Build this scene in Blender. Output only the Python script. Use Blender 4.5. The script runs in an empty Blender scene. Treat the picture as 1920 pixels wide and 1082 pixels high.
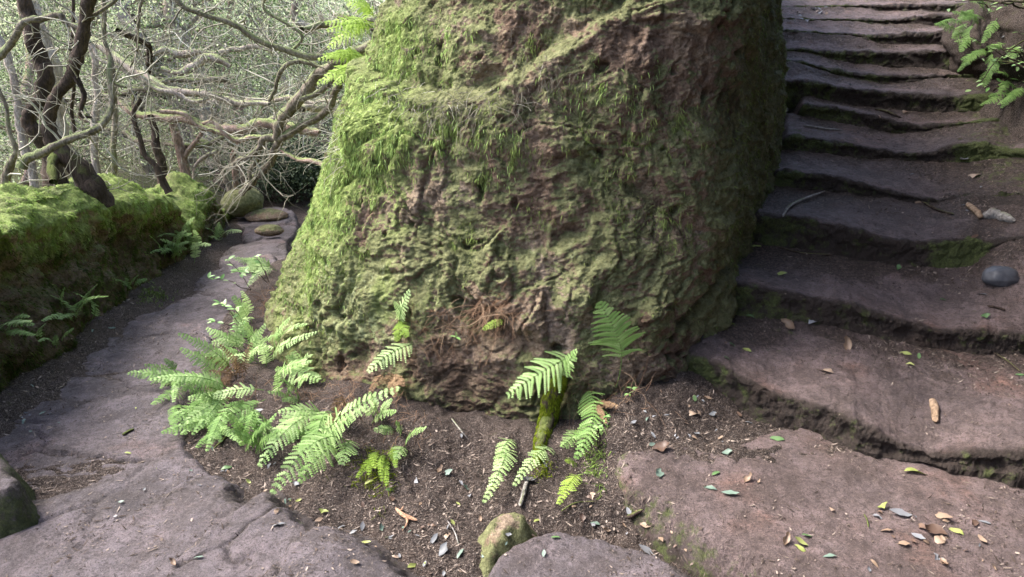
import bpy, math, random
import numpy as np
from mathutils import Vector, Matrix
from mathutils.bvhtree import BVHTree
R = math.radians
sc = bpy.context.scene
rng = np.random.default_rng(7)
random.seed(7)

# ------------------------------------------------------------------ camera, sky, sun, exposure
PITCH, FPX, CAMZ = 20.0, 1280.0, 1.6
cam_d = bpy.data.cameras.new('camera'); cam = bpy.data.objects.new('camera', cam_d)
sc.collection.objects.link(cam); sc.camera = cam
cam.location = (0, 0, CAMZ); cam.rotation_euler = (R(90 - PITCH), 0, 0)
cam_d.sensor_width = 36; cam_d.lens = 24; cam_d.clip_start = 0.05; cam_d.clip_end = 400

SUN_EL, SUN_AZ = 52.0, -78.0          # degrees; azimuth from +Y towards +X
w = bpy.data.worlds.new('World'); sc.world = w; w.use_nodes = True
nt = w.node_tree; nt.nodes.clear()
sky = nt.nodes.new('ShaderNodeTexSky'); sky.sky_type = 'NISHITA'; sky.sun_disc = False
sky.sun_elevation = R(SUN_EL); sky.sun_rotation = R(SUN_AZ)
sky.dust_density = 4.0; sky.air_density = 1.0; sky.ozone_density = 1.0
bg = nt.nodes.new('ShaderNodeBackground'); bg.inputs['Strength'].default_value = 0.105
wo = nt.nodes.new('ShaderNodeOutputWorld')
nt.links.new(sky.outputs[0], bg.inputs[0]); nt.links.new(bg.outputs[0], wo.inputs[0])
sd_ = bpy.data.lights.new('sun', 'SUN'); sd_.energy = 1.5; sd_.angle = R(26); sd_.color = (1, .97, .91)
sun = bpy.data.objects.new('sun', sd_); sc.collection.objects.link(sun)
_d = Vector((math.sin(R(SUN_AZ)) * math.cos(R(SUN_EL)), math.cos(R(SUN_AZ)) * math.cos(R(SUN_EL)), math.sin(R(SUN_EL))))
sun.rotation_euler = _d.to_track_quat('Z', 'Y').to_euler()
sc.view_settings.view_transform = 'Standard'; sc.view_settings.look = 'None'
sc.view_settings.gamma = 1; sc.view_settings.use_curve_mapping = False
sc.view_settings.exposure = 2.62
sc.cycles.use_denoising = True
sc.cycles.max_bounces = 5; sc.cycles.diffuse_bounces = 3

# ------------------------------------------------------------------ helpers
sP, cP = math.sin(R(PITCH)), math.cos(R(PITCH))
def ray(px, py):
    a = (px - 960) / FPX; b = (541 - py) / FPX
    return np.array([a, cP + sP * b, -sP + cP * b])
def atY(px, py, Y):                    # the point at distance Y seen there
    d = ray(px, py); return np.array([0, 0, CAMZ]) + d * (Y / d[1])
def atZ(px, py, z):
    d = ray(px, py); return np.array([0, 0, CAMZ]) + d * ((z - CAMZ) / d[2])

_perm = np.random.default_rng(3).permutation(256).astype(np.int32)
_perm = np.concatenate([_perm, _perm])
_grad = np.random.default_rng(4).normal(size=(256, 3)).astype(np.float32)
_grad /= np.linalg.norm(_grad, axis=1)[:, None]
def perlin(p):
    p = np.asarray(p, dtype=np.float32)
    i = np.floor(p).astype(np.int32); f = p - i; i &= 255
    u = f * f * f * (f * (f * 6 - 15) + 10)
    out = 0
    for dx in (0, 1):
        wx = u[..., 0] if dx else 1 - u[..., 0]
        hx = _perm[(i[..., 0] + dx) & 255]
        for dy in (0, 1):
            wy = u[..., 1] if dy else 1 - u[..., 1]
            hy = _perm[(hx + i[..., 1] + dy) & 255]
            for dz in (0, 1):
                wz = u[..., 2] if dz else 1 - u[..., 2]
                g = _grad[_perm[(hy + i[..., 2] + dz) & 255]]
                out = out + wx * wy * wz * (g[..., 0] * (f[..., 0] - dx) + g[..., 1] * (f[..., 1] - dy) + g[..., 2] * (f[..., 2] - dz))
    return out * 1.6
def fbm(p, scale, octs=4, gain=.5, off=0.0, ridged=False):
    p = np.asarray(p, dtype=np.float32) / scale + off
    a, s, t = 1.0, 0, 0
    for k in range(octs):
        n = perlin(p)
        if ridged: n = 1 - 2 * np.abs(n)
        s = s + a * n; t += a; a *= gain; p = p * 2.03 + 17.3
    return s / t
def worley(p, scale, stretch=(1, 1, 1)):
    p = np.asarray(p, np.float32) / scale * np.array(stretch, np.float32); i = np.floor(p).astype(np.int32); f = p - i
    F1 = np.full(p.shape[:-1], 9.0, np.float32); F2 = F1.copy(); cid = np.zeros(p.shape[:-1], np.float32)
    for dx in (-1, 0, 1):
        for dy in (-1, 0, 1):
            for dz in (-1, 0, 1):
                h = _perm[(_perm[(_perm[(i[..., 0] + dx) & 255] + i[..., 1] + dy) & 255] + i[..., 2] + dz) & 255]
                g = _grad[h] * .45 + .5
                q = (f[..., 0] - dx - g[..., 0]) ** 2 + (f[..., 1] - dy - g[..., 1]) ** 2 + (f[..., 2] - dz - g[..., 2]) ** 2
                c = q < F1; F2 = np.where(c, F1, np.minimum(F2, q)); cid = np.where(c, h / 255.0, cid); F1 = np.where(c, q, F1)
    return np.sqrt(F1), np.sqrt(F2), cid
def sstep(a, b, x):
    t = np.clip((x - a) / (b - a), 0, 1); return t * t * (3 - 2 * t)

def new_mesh(name, V, F, mat=None, attrs=None, smooth=True):
    V = np.asarray(V, dtype=np.float32).reshape(-1, 3); F = np.asarray(F, dtype=np.int32)
    m = bpy.data.meshes.new(name); k = F.shape[1]
    m.vertices.add(len(V)); m.vertices.foreach_set('co', V.ravel())
    m.loops.add(F.size); m.loops.foreach_set('vertex_index', F.ravel())
    m.polygons.add(len(F)); m.polygons.foreach_set('loop_start', np.arange(0, F.size, k, dtype=np.int32))
    try: m.polygons.foreach_set('loop_total', np.full(len(F), k, dtype=np.int32))
    except Exception: pass
    m.update(calc_edges=True)
    if smooth: m.polygons.foreach_set('use_smooth', np.ones(len(F), dtype=bool))
    for an, av in (attrs or {}).items():
        at = m.attributes.new(an, 'FLOAT', 'POINT'); at.data.foreach_set('value', np.asarray(av, dtype=np.float32).ravel())
    if mat: m.materials.append(mat)
    return m
def obj(name, mesh, parent=None, **kw):
    o = bpy.data.objects.new(name, mesh); sc.collection.objects.link(o)
    if parent is not None: o.parent = parent
    for k, v in kw.items():
        if v is not None: o[k] = v
    return o
def thing(name, label, cat, loc=(0, 0, 0), group=None, mesh=None):
    o = bpy.data.objects.new(name, mesh); sc.collection.objects.link(o); o.location = loc
    o['label'] = label; o['category'] = cat
    if group: o['group'] = group
    return o
def grid_faces(nr, nc, mask=None):
    a = np.arange(nr * nc).reshape(nr, nc)
    f = np.stack([a[:-1, :-1], a[:-1, 1:], a[1:, 1:], a[1:, :-1]], -1)
    if mask is not None: f = f[mask[:-1, :-1] & mask[1:, 1:]]
    return f.reshape(-1, 4)
def grid_normals(P):
    du = np.gradient(P, axis=1); dv = np.gradient(P, axis=0)
    n = np.cross(du, dv); n /= np.linalg.norm(n, axis=-1)[..., None] + 1e-9
    return n
def smooth1(v, k):
    if k < 1: return v
    ker = np.hanning(2 * k + 3)[1:-1]; ker /= ker.sum()
    return np.convolve(np.pad(v, (k, k), mode='edge'), ker, 'valid')
def catmull(pts, n):
    P = np.asarray(pts, float); P = np.vstack([2 * P[0] - P[1], P, 2 * P[-1] - P[-2]])
    t = np.linspace(0, len(P) - 3 - 1e-6, n); i = t.astype(int); f = (t - i)[:, None]
    a, b, c, d = P[i], P[i + 1], P[i + 2], P[i + 3]
    return .5 * (2 * b + (c - a) * f + (2 * a - 5 * b + 4 * c - d) * f ** 2 + (3 * b - a - 3 * c + d) * f ** 3)

# ------------------------------------------------------------------ materials
class NT:
    def __init__(s, name, rough=.9, spec=.25):
        s.m = bpy.data.materials.new(name); s.m.use_nodes = True; s.t = s.m.node_tree
        s.b = s.t.nodes['Principled BSDF']; s.b.inputs['Roughness'].default_value = rough
        s.b.inputs['Specular IOR Level'].default_value = spec
        s.geo = s.t.nodes.new('ShaderNodeNewGeometry'); s.pos = s.geo.outputs['Position']
    def link(s, a, b): s.t.links.new(a, b)
    def n(s, kind, **kw):
        x = s.t.nodes.new(kind)
        for k, v in kw.items(): setattr(x, k, v)
        return x
    def noise(s, scale, detail=4, rough=.6, vec=None, stretch=None, off=0):
        m = s.n('ShaderNodeMapping'); s.link(vec or s.pos, m.inputs[0])
        m.inputs['Location'].default_value = (off, off * .7, off * 1.3)
        if stretch: m.inputs['Scale'].default_value = stretch
        x = s.n('ShaderNodeTexNoise'); x.inputs['Scale'].default_value = scale
        x.inputs['Detail'].default_value = detail; x.inputs['Roughness'].default_value = rough
        s.link(m.outputs[0], x.inputs['Vector']); return x.outputs[0]
    def ramp(s, fac, stops):
        r = s.n('ShaderNodeValToRGB'); s.link(fac, r.inputs[0]); e = r.color_ramp.elements
        while len(e) < len(stops): e.new(.5)
        for el, (p, c) in zip(e, stops):
            el.position = p; el.color = (c, c, c, 1) if isinstance(c, (int, float)) else (*c, 1)
        return r.outputs[0]
    def mix(s, fac, a, b, mode='MIX'):
        x = s.n('ShaderNodeMix', data_type='RGBA', blend_type=mode)
        for sock, v in ((x.inputs[0], fac), (x.inputs[6], a), (x.inputs[7], b)):
            if isinstance(v, (int, float)): sock.default_value = v
            elif isinstance(v, tuple): sock.default_value = (*v, 1)
            else: s.link(v, sock)
        return x.outputs[2]
    def math(s, op, a, b=0.0, c=None):
        x = s.n('ShaderNodeMath', operation=op)
        for i, v in enumerate((a, b, c)):
            if v is None: continue
            if isinstance(v, (int, float)): x.inputs[i].default_value = v
            else: s.link(v, x.inputs[i])
        return x.outputs[0]
    def attr(s, name, out='Fac'):
        x = s.n('ShaderNodeAttribute'); x.attribute_name = name; return x.outputs[out]
    def bump(s, h, dist, strength=1.0, prev=None):
        x = s.n('ShaderNodeBump'); x.inputs['Strength'].default_value = strength; x.inputs['Distance'].default_value = dist
        s.link(h, x.inputs['Height'])
        if prev is not None: s.link(prev, x.inputs['Normal'])
        return x.outputs[0]
    def done(s, col, normal=None):
        if isinstance(col, tuple): s.b.inputs['Base Color'].default_value = (*col, 1)
        else: s.link(col, s.b.inputs['Base Color'])
        if normal is not None: s.link(normal, s.b.inputs['Normal'])
        return s.m

def mat_rock():
    s = NT('weathered_tuff', .92, .2)
    big = s.noise(3.2, 5, .62); mid = s.noise(14, 5, .65, off=3); fine = s.noise(60, 4, .7, off=9)
    stone = s.ramp(big, [(.3, (.10, .065, .045)), (.45, (.20, .135, .095)), (.55, (.28, .215, .145)), (.7, (.36, .28, .22))])
    stone = s.mix(s.ramp(mid, [(.42, 0.0), (.62, .75)]), stone, (.30, .22, .17))
    stone = s.mix(s.ramp(fine, [(.35, .7), (.6, 0.0)]), stone, (.07, .045, .03))
    film = s.ramp(s.noise(26, 5, .75, off=5), [(.3, (.06, .065, .028)), (.5, (.15, .16, .07)), (.7, (.27, .28, .14))])
    film = s.mix(s.attr('glow'), film, s.ramp(s.noise(40, 4, .7, off=6, stretch=(1, 1, .35)), [(.3, (.055, .08, .02)), (.55, (.19, .255, .065)), (.7, (.34, .42, .15))]))
    lich = s.ramp(s.noise(5, 4, .6, off=11), [(.3, (.22, .24, .10)), (.7, (.38, .42, .24))])
    a = s.attr('moss'); l = s.attr('lichen')
    ma = s.math('ADD', a, s.math('MULTIPLY', s.math('SUBTRACT', mid, .5), 1.7))
    mf = s.ramp(ma, [(.38, 0.0), (.56, .92)])
    c = s.mix(mf, stone, film)
    lf = s.ramp(s.math('ADD', l, s.math('MULTIPLY', s.math('SUBTRACT', s.noise(22, 4, .7, off=2), .5), 1.6)), [(.5, 0.0), (.68, .85)])
    c = s.mix(lf, c, lich)
    dk = s.attr('shade_dark'); c = s.mix(s.math('MULTIPLY', dk, .75), c, (.03, .022, .014))  # painted shade: the mask pulls the base colour towards near-black
    b1 = s.bump(mid, .035, 1); b2 = s.bump(fine, .016, 1, b1); b3 = s.bump(s.noise(170, 3, .7), .006, 1, b2)
    return s.done(c, b3)
def mat_stone(name='red_tuff_stone', wr=1.0, wb=1.0, wg=1.0):
    s = NT(name, .72, .35)
    big = s.noise(2.6, 5, .6); mid = s.noise(17, 6, .7, off=4); fine = s.noise(110, 4, .8, off=8)
    c = s.ramp(big, [(.32, (.08, .066, .073)), (.46, (.185, .15, .158)), (.57, (.215, .168, .174)), (.70, (.27, .165, .14))])
    c = s.mix(s.ramp(s.noise(5.5, 6, .72, off=21), [(.38, .7), (.52, 0.0)]), c, (.06, .046, .043))
    c = s.mix(s.ramp(mid, [(.4, .65), (.62, 0.0)]), c, (.075, .058, .055))
    c = s.mix(s.ramp(fine, [(.55, 0.0), (.68, .7)]), c, (.27, .215, .2))
    c = s.mix(s.ramp(s.noise(60, 5, .8, off=41), [(.36, .75), (.46, 0.0)]), c, (.05, .038, .037))
    c = s.mix(s.ramp(s.noise(34, 7, .85, off=51), [(.40, .6), (.47, 0.0)]), c, (.055, .043, .042))
    c = s.mix(s.ramp(s.noise(200, 3, .8, off=1), [(.38, .8), (.48, 0.0)]), c, (.035, .026, .024))
    so = s.ramp(s.math('ADD', s.attr('soil'), s.math('MULTIPLY', s.math('SUBTRACT', s.noise(11, 6, .75, off=31), .5), 1.5)), [(.45, 0.0), (.62, .95)])
    soilc = s.ramp(s.noise(75, 5, .85, off=12), [(.36, (.02, .015, .013)), (.5, (.055, .042, .038)), (.6, (.13, .10, .088)), (.68, (.30, .25, .22))])
    c = s.mix(so, c, soilc)
    c = s.mix(1.0, c, (wr, wg, wb), 'MULTIPLY')
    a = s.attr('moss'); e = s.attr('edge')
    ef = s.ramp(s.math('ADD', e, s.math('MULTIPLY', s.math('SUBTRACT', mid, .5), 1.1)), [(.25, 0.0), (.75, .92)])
    c = s.mix(ef, c, (.028, .019, .014))  # risers and rims: dark damp stone plus occlusion put into the colour
    mf = s.ramp(s.math('ADD', a, s.math('MULTIPLY', s.math('SUBTRACT', s.noise(20, 5, .7, off=6), .5), 1.6)), [(.45, 0.0), (.7, .85)])
    c = s.mix(mf, c, s.ramp(fine, [(.35, (.035, .045, .012)), (.65, (.12, .15, .04))]))
    b1 = s.bump(mid, .032, 1); b2 = s.bump(fine, .013, 1, b1); b3 = s.bump(s.noise(260, 3, .8), .006, 1, b2)
    return s.done(c, b3)
def mat_dirt():
    s = NT('dark_leaf_mould', .95, .15)
    mid = s.noise(9, 6, .7); fine = s.noise(70, 5, .8, off=8); vf = s.noise(220, 4, .8, off=2)
    c = s.ramp(mid, [(.3, (.026, .02, .018)), (.5, (.05, .038, .034)), (.7, (.085, .063, .054))])
    c = s.mix(s.ramp(fine, [(.5, 0.0), (.7, .7)]), c, (.17, .13, .11))
    c = s.mix(s.ramp(vf, [(.53, 0.0), (.62, .9)]), c, (.30, .25, .22))
    c = s.mix(s.ramp(vf, [(.34, .8), (.46, 0.0)]), c, (.018, .013, .01))
    a = s.attr('moss')
    c = s.mix(s.ramp(s.math('ADD', a, s.math('MULTIPLY', s.math('SUBTRACT', mid, .5), 1.6)), [(.45, 0.0), (.7, .85)]), c, (.07, .085, .028))
    b1 = s.bump(mid, .035, 1); b2 = s.bump(fine, .022, 1, b1); b3 = s.bump(vf, .010, 1, b2)
    return s.done(c, b3)
def mat_leafy(name, dark, mid_, light, rough=.75, transl=.25, spec=.25):
    s = NT(name, rough, spec)
    t = s.attr('tint'); f = s.math('ADD', s.math('MULTIPLY', t, .75), s.math('MULTIPLY', s.noise(11, 3), .35))
    c = s.ramp(f, [(.12, dark), (.5, mid_), (.88, light)])
    s.done(c)
    if transl:
        tr = s.n('ShaderNodeBsdfTranslucent'); s.link(c, tr.inputs[0])
        mx = s.n('ShaderNodeMixShader'); mx.inputs[0].default_value = transl
        out = s.t.nodes['Material Output']
        s.link(s.b.outputs[0], mx.inputs[1]); s.link(tr.outputs[0], mx.inputs[2]); s.link(mx.outputs[0], out.inputs[0])
    return s.m
def mat_bark(name, dark, light, moss=.3, mosscol=(.12, .15, .04)):
    s = NT(name, .9, .2)
    n1 = s.noise(9, 5, .65, stretch=(1, 1, .4)); n2 = s.noise(60, 4, .7, off=3, stretch=(1, 1, .35))
    c = s.ramp(n1, [(.3, dark), (.65, light)])
    c = s.mix(s.ramp(n2, [(.35, .7), (.6, 0.0)]), c, tuple(v * .4 for v in dark))
    sep = s.n('ShaderNodeSeparateXYZ'); s.link(s.geo.outputs['Normal'], sep.inputs[0])
    up = s.math('ADD', s.math('MULTIPLY', sep.outputs[2], .35), s.math('ADD', s.noise(4, 4, .6, off=7), moss - .5))
    c = s.mix(s.ramp(up, [(.42, 0.0), (.6, .9)]), c, mosscol)
    return s.done(c, s.bump(n2, .02, 1, s.bump(n1, .03, 1)))
M = dict(
    rock=mat_rock(), stone=mat_stone('grey_mauve_tuff', 1.08, 1.16, 1.12), redstone=mat_stone('red_tuff_stone', 1.10, .96, 1.02), dirt=mat_dirt(),
    moss=mat_leafy('bright_moss', (.05, .08, .018), (.19, .28, .06), (.39, .53, .19), .9, .3, .1),
    moss_dull=mat_leafy('dull_moss', (.022, .032, .01), (.085, .115, .03), (.23, .29, .09), .9, .2, .1),
    moss_olive=mat_leafy('olive_hanging_moss', (.045, .06, .006), (.13, .17, .01), (.27, .33, .03), .9, .3, .1),
    fern=mat_leafy('fern_green', (.06, .13, .03), (.21, .35, .10), (.45, .58, .27), .6, .35, .3),
    fern_yellow=mat_leafy('fern_yellow_green', (.12, .2, .025), (.26, .38, .06), (.42, .56, .13), .6, .4),
    leafgreen=mat_leafy('glossy_leaf', (.05, .13, .03), (.14, .3, .07), (.35, .5, .2), .4, .3, .5),
    straw=mat_leafy('dry_roots', (.09, .045, .025), (.22, .13, .08), (.42, .3, .2), .85, .1),
    grey_twig=mat_leafy('grey_twigs', (.06, .05, .04), (.26, .24, .19), (.7, .67, .58), .8, .0),
    litter=mat_leafy('litter', (.018, .013, .01), (.075, .055, .045), (.27, .22, .185), .9, .0),
    farleaf=mat_leafy('pale_forest_leaves', (.025, .045, .015), (.16, .23, .09), (.58, .66, .40), .8, .4),
    darkleaf=mat_leafy('dark_shrub_leaves', (.015, .025, .012), (.04, .06, .03), (.11, .15, .08), .7, .15),
    bark_dark=mat_bark('dark_bark', (.03, .02, .016), (.10, .07, .055), .22),
    bark_moss=mat_bark('mossy_bark', (.10, .075, .055), (.32, .27, .22), .38, (.15, .18, .075)),
    bark_pale=mat_bark('pale_bark', (.24, .18, .15), (.55, .48, .42), .28, (.25, .29, .13)),
    bark_pink=mat_bark('pinkish_bark', (.22, .14, .11), (.45, .33, .28), .3, (.22, .27, .1)),
)

# ------------------------------------------------------------------ generic geometry
def tube(pts, radii, sides=7, name='branch', rough=.12, attrs=None, seed=0):
    P = np.asarray(pts, float); r = np.asarray(radii, float); n = len(P)
    T = np.gradient(P, axis=0); T /= np.linalg.norm(T, axis=1)[:, None] + 1e-9
    u = np.array([.3, -1, .2]); U = u - T * (T @ u)[:, None]; U /= np.linalg.norm(U, axis=1)[:, None] + 1e-9
    W = np.cross(T, U)
    a = np.linspace(0, 2 * math.pi, sides, endpoint=False)
    ring = U[:, None] * np.cos(a)[None, :, None] + W[:, None] * np.sin(a)[None, :, None]
    V = P[:, None] + ring * r[:, None, None]
    if rough:
        k = fbm(V.reshape(-1, 3) + seed, max(.02, float(r.mean()) * 1.6), 3).reshape(n, sides)
        V = P[:, None] + ring * (r[:, None] * (1 + rough * 2.4 * k))[..., None]
    V = V.reshape(-1, 3); i = np.arange(n - 1)[:, None] * sides; j = np.arange(sides)[None]; j2 = (j + 1) % sides
    F = np.stack([i + j, i + j2, i + sides + j2, i + sides + j], -1).reshape(-1, 4)
    return V, F
def join(parts):
    V, F, o = [], [], 0
    for v, f in parts: V.append(v); F.append(f + o); o += len(v)
    return np.vstack(V), np.vstack(F)
def blades(P, D, L, W, tint, bend=0.35, down=(0, 0, -1)):
    """tapering two-segment blades: P base, D unit direction, L length, W width"""
    n = len(P); D = D / (np.linalg.norm(D, axis=1)[:, None] + 1e-9)
    side = np.cross(D, rng.normal(size=(n, 3))); side /= np.linalg.norm(side, axis=1)[:, None] + 1e-9
    L = np.broadcast_to(L, (n,))[:, None]; W = np.broadcast_to(W, (n,))[:, None]
    mid = P + D * L * .55
    D2 = D + np.array(down) * bend * 2; D2 /= np.linalg.norm(D2, axis=1)[:, None]
    tip = mid + D2 * L * .5
    V = np.stack([P - side * W * .5, P + side * W * .5, mid + side * W * .4, mid - side * W * .4, tip], 1).reshape(-1, 3)
    b = np.arange(n)[:, None] * 5
    F = np.vstack([b + [0, 1, 2], b + [0, 2, 3], b + [3, 2, 4]])
    return V, F, {'tint': np.repeat(np.clip(tint, 0, 1), 5)}
def scatter(V, F, n, wgt=None):
    """n points on quads (V,F) weighted by area * per-vertex weight"""
    A = V[F]; c1 = np.cross(A[:, 1] - A[:, 0], A[:, 2] - A[:, 0]); ar = np.linalg.norm(c1, axis=1)
    nn = c1 / (ar[:, None] + 1e-12)
    pw = ar * (wgt[F].mean(1) if wgt is not None else 1)
    cdf = np.cumsum(pw); k = np.searchsorted(cdf, rng.random(n) * cdf[-1]).clip(0, len(F) - 1)
    a, b = rng.random(n)[:, None], rng.random(n)[:, None]
    q = A[k]; p = (q[:, 0] * (1 - a) + q[:, 1] * a) * (1 - b) + (q[:, 3] * (1 - a) + q[:, 2] * a) * b
    return p, nn[k], k

SURF = []                                # (V, F) of everything that leaves, ferns and litter can lie on
def surf(V, F): SURF.append((np.asarray(V, np.float32).reshape(-1, 3), np.asarray(F)))

# ------------------------------------------------------------------ plan of the place
BASE = [(-1.7, 8.4), (-1.95, 6.8), (-2.05, 5.6), (-1.9, 4.6), (-1.72, 3.85), (-1.42, 3.12), (-.97, 2.78), (-.40, 2.57), (.08, 2.50), (.48, 2.54), (.80, 2.76), (.98, 2.98), (1.21, 3.38), (1.50, 3.85), (1.78, 4.4), (1.98, 5.0), (2.2, 5.8), (2.4, 6.8), (2.5, 8.4)]
TOP = [(-.35, 8.4), (-.46, 6.8), (-.44, 5.6), (-.40, 4.8), (-.34, 4.15), (-.24, 3.7), (-.04, 3.43), (.22, 3.28), (.48, 3.18), (.78, 3.1), (1.02, 3.22), (1.16, 3.45), (1.28, 3.75), (1.40, 4.05), (1.56, 4.45), (1.74, 5.0), (2.0, 5.8), (2.2, 6.8), (2.3, 8.4)]
ZB, ZT = -.6, 2.6
NS = 1100
_b = catmull(BASE, 4000); _t = catmull(TOP, 4000)
_w = np.hypot(*np.gradient(_b, axis=0).T) * np.where(_b[:, 1] > 5.2, .35, 1.0)
_s = np.cumsum(_w); _s = (_s - _s[0]) / (_s[-1] - _s[0]); _q = np.linspace(0, 1, NS)
BR = np.stack([np.interp(_q, _s, _b[:, k]) for k in (0, 1)], 1)
TR = np.stack([np.interp(_q, _s, _t[:, k]) for k in (0, 1)], 1)
def d_rock(x, y):                        # plan distance to the rock's foot, negative inside
    ring = BR[::12]; x = np.asarray(x, float); y = np.asarray(y, float); sh = x.shape
    P = np.stack([x.ravel(), y.ravel()], 1); best = np.full(len(P), 9e9); ins = np.zeros(len(P), bool)
    for i in range(len(ring)):
        a = ring[i]; b = ring[(i + 1) % len(ring)]; ab = b - a
        t = np.clip(((P - a) @ ab) / (ab @ ab + 1e-12), 0, 1)
        best = np.minimum(best, ((P - a - t[:, None] * ab) ** 2).sum(1))
        c = ((a[1] > P[:, 1]) != (b[1] > P[:, 1])) & (P[:, 0] < (b[0] - a[0]) * (P[:, 1] - a[1]) / (b[1] - a[1] + 1e-12) + a[0]); ins ^= c
    d = np.sqrt(best); d[ins] *= -1
    return d.reshape(sh)
def path_z(y): return np.interp(y, [0, 2.3, 3, 4, 5, 6, 7.5, 9, 14, 60], [.0, -.02, -.07, -.15, -.24, -.33, -.45, -.5, -.5, -.5])
BY = np.array([.2, 2.2, 2.9, 3.75, 4.8, 6.1, 7.4, 8.6]); BX = np.array([-2.3, -2.4, -2.48, -2.66, -2.84, -2.95, -3.2, -3.6])
def bank_x(y): return np.interp(y, BY, BX)
def ground_z(x, y):
    x = np.asarray(x, float); y = np.asarray(y, float)
    z = path_z(y)
    dr = d_rock(x, y)
    p = np.stack([x, y, 0 * x], -1)
    z = z - .03 * sstep(-.75, -1.05, x)
    wdt = .30 + .22 * np.exp(-((x + .75) ** 2) / .25) - .12 * sstep(-1.2, -1.6, x) + .05 * fbm(p, .4, 2)
    z = z + (.12 - .05 * sstep(-.7, -.2, x) * sstep(.55, .3, x) + .05 * fbm(p, .35, 3)) * sstep(wdt, -.05, dr) * np.where(x < 1.6, 1, 0)
    z = z + .095 * sstep(.22, .52, x) * sstep(1.95, 2.3, y) * sstep(4, 3, y)      # landing at the foot of the stairs
    dbk = x - bank_x(y)
    z = z + .09 * sstep(.30, .02, dbk)
    z = np.where(y > .1, z + sstep(-.2, -.9, dbk) * np.interp(y, [2, 4, 6, 8], [.7, .5, .3, .2]), z)
    z = z - sstep(-1.5, -14, dbk) * 1.4
    z = z + sstep(2.6, 3.6, x) * sstep(1.0, 4.0, y) * .5 + sstep(2.5, 9, y) * sstep(1.0, 3.5, x) * 1.3 + sstep(9, 22, y) * 1.6 * sstep(-9, 3, x)
    z = z - .05 * sstep(2.2, 1.95, y) * sstep(-.1, .2, x) * sstep(1.2, .9, x)
    z = z + 3.4 * sstep(-.9, -4.5, y) * sstep(-6, -1, x) + 3.2 * sstep(2.6, 5.2, x) * sstep(6.5, 4.5, y)      # unseen rise added behind the camera and along the right bank to block skylight
    z = z + .034 * fbm(p, .30, 3) + .02 * fbm(p, .08, 4, .62)
    return z

# ------------------------------------------------------------------ ground, one sheet to the horizon
def axis(segs):
    out = []
    for a, b, st in segs: out.append(np.arange(a, b, st))
    return np.unique(np.concatenate(out).round(5))
gx = np.concatenate([-np.geomspace(60, 4.2, 26)[:-1], axis([(-4.2, -1.5, .035), (-1.5, 1.25, .0125), (1.25, 3.6, .04)]), np.geomspace(3.6, 60, 26)])
gy = np.concatenate([-np.geomspace(20, .3, 10), [0.3], axis([(.8, 1.55, .05), (1.55, 3.1, .0125), (3.1, 8.5, .035)]), np.geomspace(8.5, 90, 36)])
GX, GY = np.meshgrid(gx, gy); GZ = ground_z(GX, GY)
G = np.stack([GX, GY, GZ], -1)
near = sstep(6, 4, GY) * sstep(4, 3, np.abs(GX))
G += grid_normals(G) * (near * (.012 * fbm(G, .045, 3, .6, 3.3)))[..., None]
gm = sstep(.5, .0, d_rock(GX, GY)) * .25 + sstep(.4, .0, GX - bank_x(GY)) * .35 + sstep(0, -.5, GX - bank_x(GY)) * .3
GF = grid_faces(len(gy), len(gx))
obj('ground', new_mesh('ground', G, GF, M['dirt'], {'moss': gm.ravel()}), kind='structure')
surf(G, GF)

# ------------------------------------------------------------------ the great mossy rock
zs = np.concatenate([np.linspace(ZB, -.15, 25)[:-1], np.linspace(-.15, 2.15, 460), np.linspace(2.15, 3.3, 40)[1:], np.full(9, 3.3)])
NR = len(zs)
f = ((np.clip(zs, None, 3.3) - ZB) / (ZT - ZB))[:, None, None]
ctr = np.array([.2, 6.5])
XY = BR[None] * (1 - f) + TR[None] * f
capf = np.concatenate([np.zeros(NR - 9), np.linspace(0, 1, 10)[1:]])[:, None, None]
rnd = (sstep(2.7, 3.3, zs) * .08)[:, None, None]
XY = XY * (1 - np.maximum(capf, rnd)) + ctr * np.maximum(capf, rnd)
Z = np.repeat(zs[:, None], NS, 1) + capf[..., 0] * .35
P = np.concatenate([XY, Z[..., None]], -1)
N0 = -grid_normals(P)
if (N0[100, NS // 2] @ np.array([0, -1, 0])) < 0: N0 = -N0
N0[-9:] = (0, 0, 1)
left = sstep(.25, -1.1, P[..., 0])        # flutes run down the left flank
warp = np.stack([fbm(P, .5, 3, off=5), fbm(P, .5, 3, off=9), fbm(P, .5, 3, off=13)], -1)
Q = P + warp * .22
d = .075 * fbm(P, .85, 3, .5) + .06 * fbm(Q, .33, 3, .55, 2.1)
flute = fbm(Q * np.array([1, 1, .22]), .12, 3, .55, 7.7)
d += .042 * flute * (.35 + .65 * left)
lump = fbm(Q, .16, 3, .55, 4.4, ridged=True); d += .020 * (lump - .25)
# broken ledges: the height is stepped, strongest where the mask says the rock is flaky
bed = fbm(Q, .42, 2, .5, 21)
zt = P[..., 2] * 1.0 + .28 * warp[..., 0] + .18 * P[..., 0]
saw = lambda z, k: (lambda t: np.where(t < .78, t / .78, (1 - t) / .22))((z * k) % 1.0)
d += .020 * (saw(-zt + .06 * bed, 5.2) - .5) * sstep(-.25, .3, fbm(P, .3, 2, off=31))
d += .006 * (saw(-zt * 1.0 + .10 * bed, 17) - .5) * sstep(-.1, .3, fbm(P, .22, 2, off=41))
d += .009 * fbm(Q, .055, 3, .6, 6.1) + .003 * fbm(Q, .055, 2, .6, 16.1, ridged=True)
pit = fbm(P, .10, 2, .5, 51); d -= .05 * sstep(.38, .62, pit)
def seg(P, a, b):
    a, b = np.array(a), np.array(b); ab = b - a; t = np.clip(((P - a) @ ab) / (ab @ ab), 0, 1)
    return np.linalg.norm(P - a - t[..., None] * ab, axis=-1), t
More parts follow.
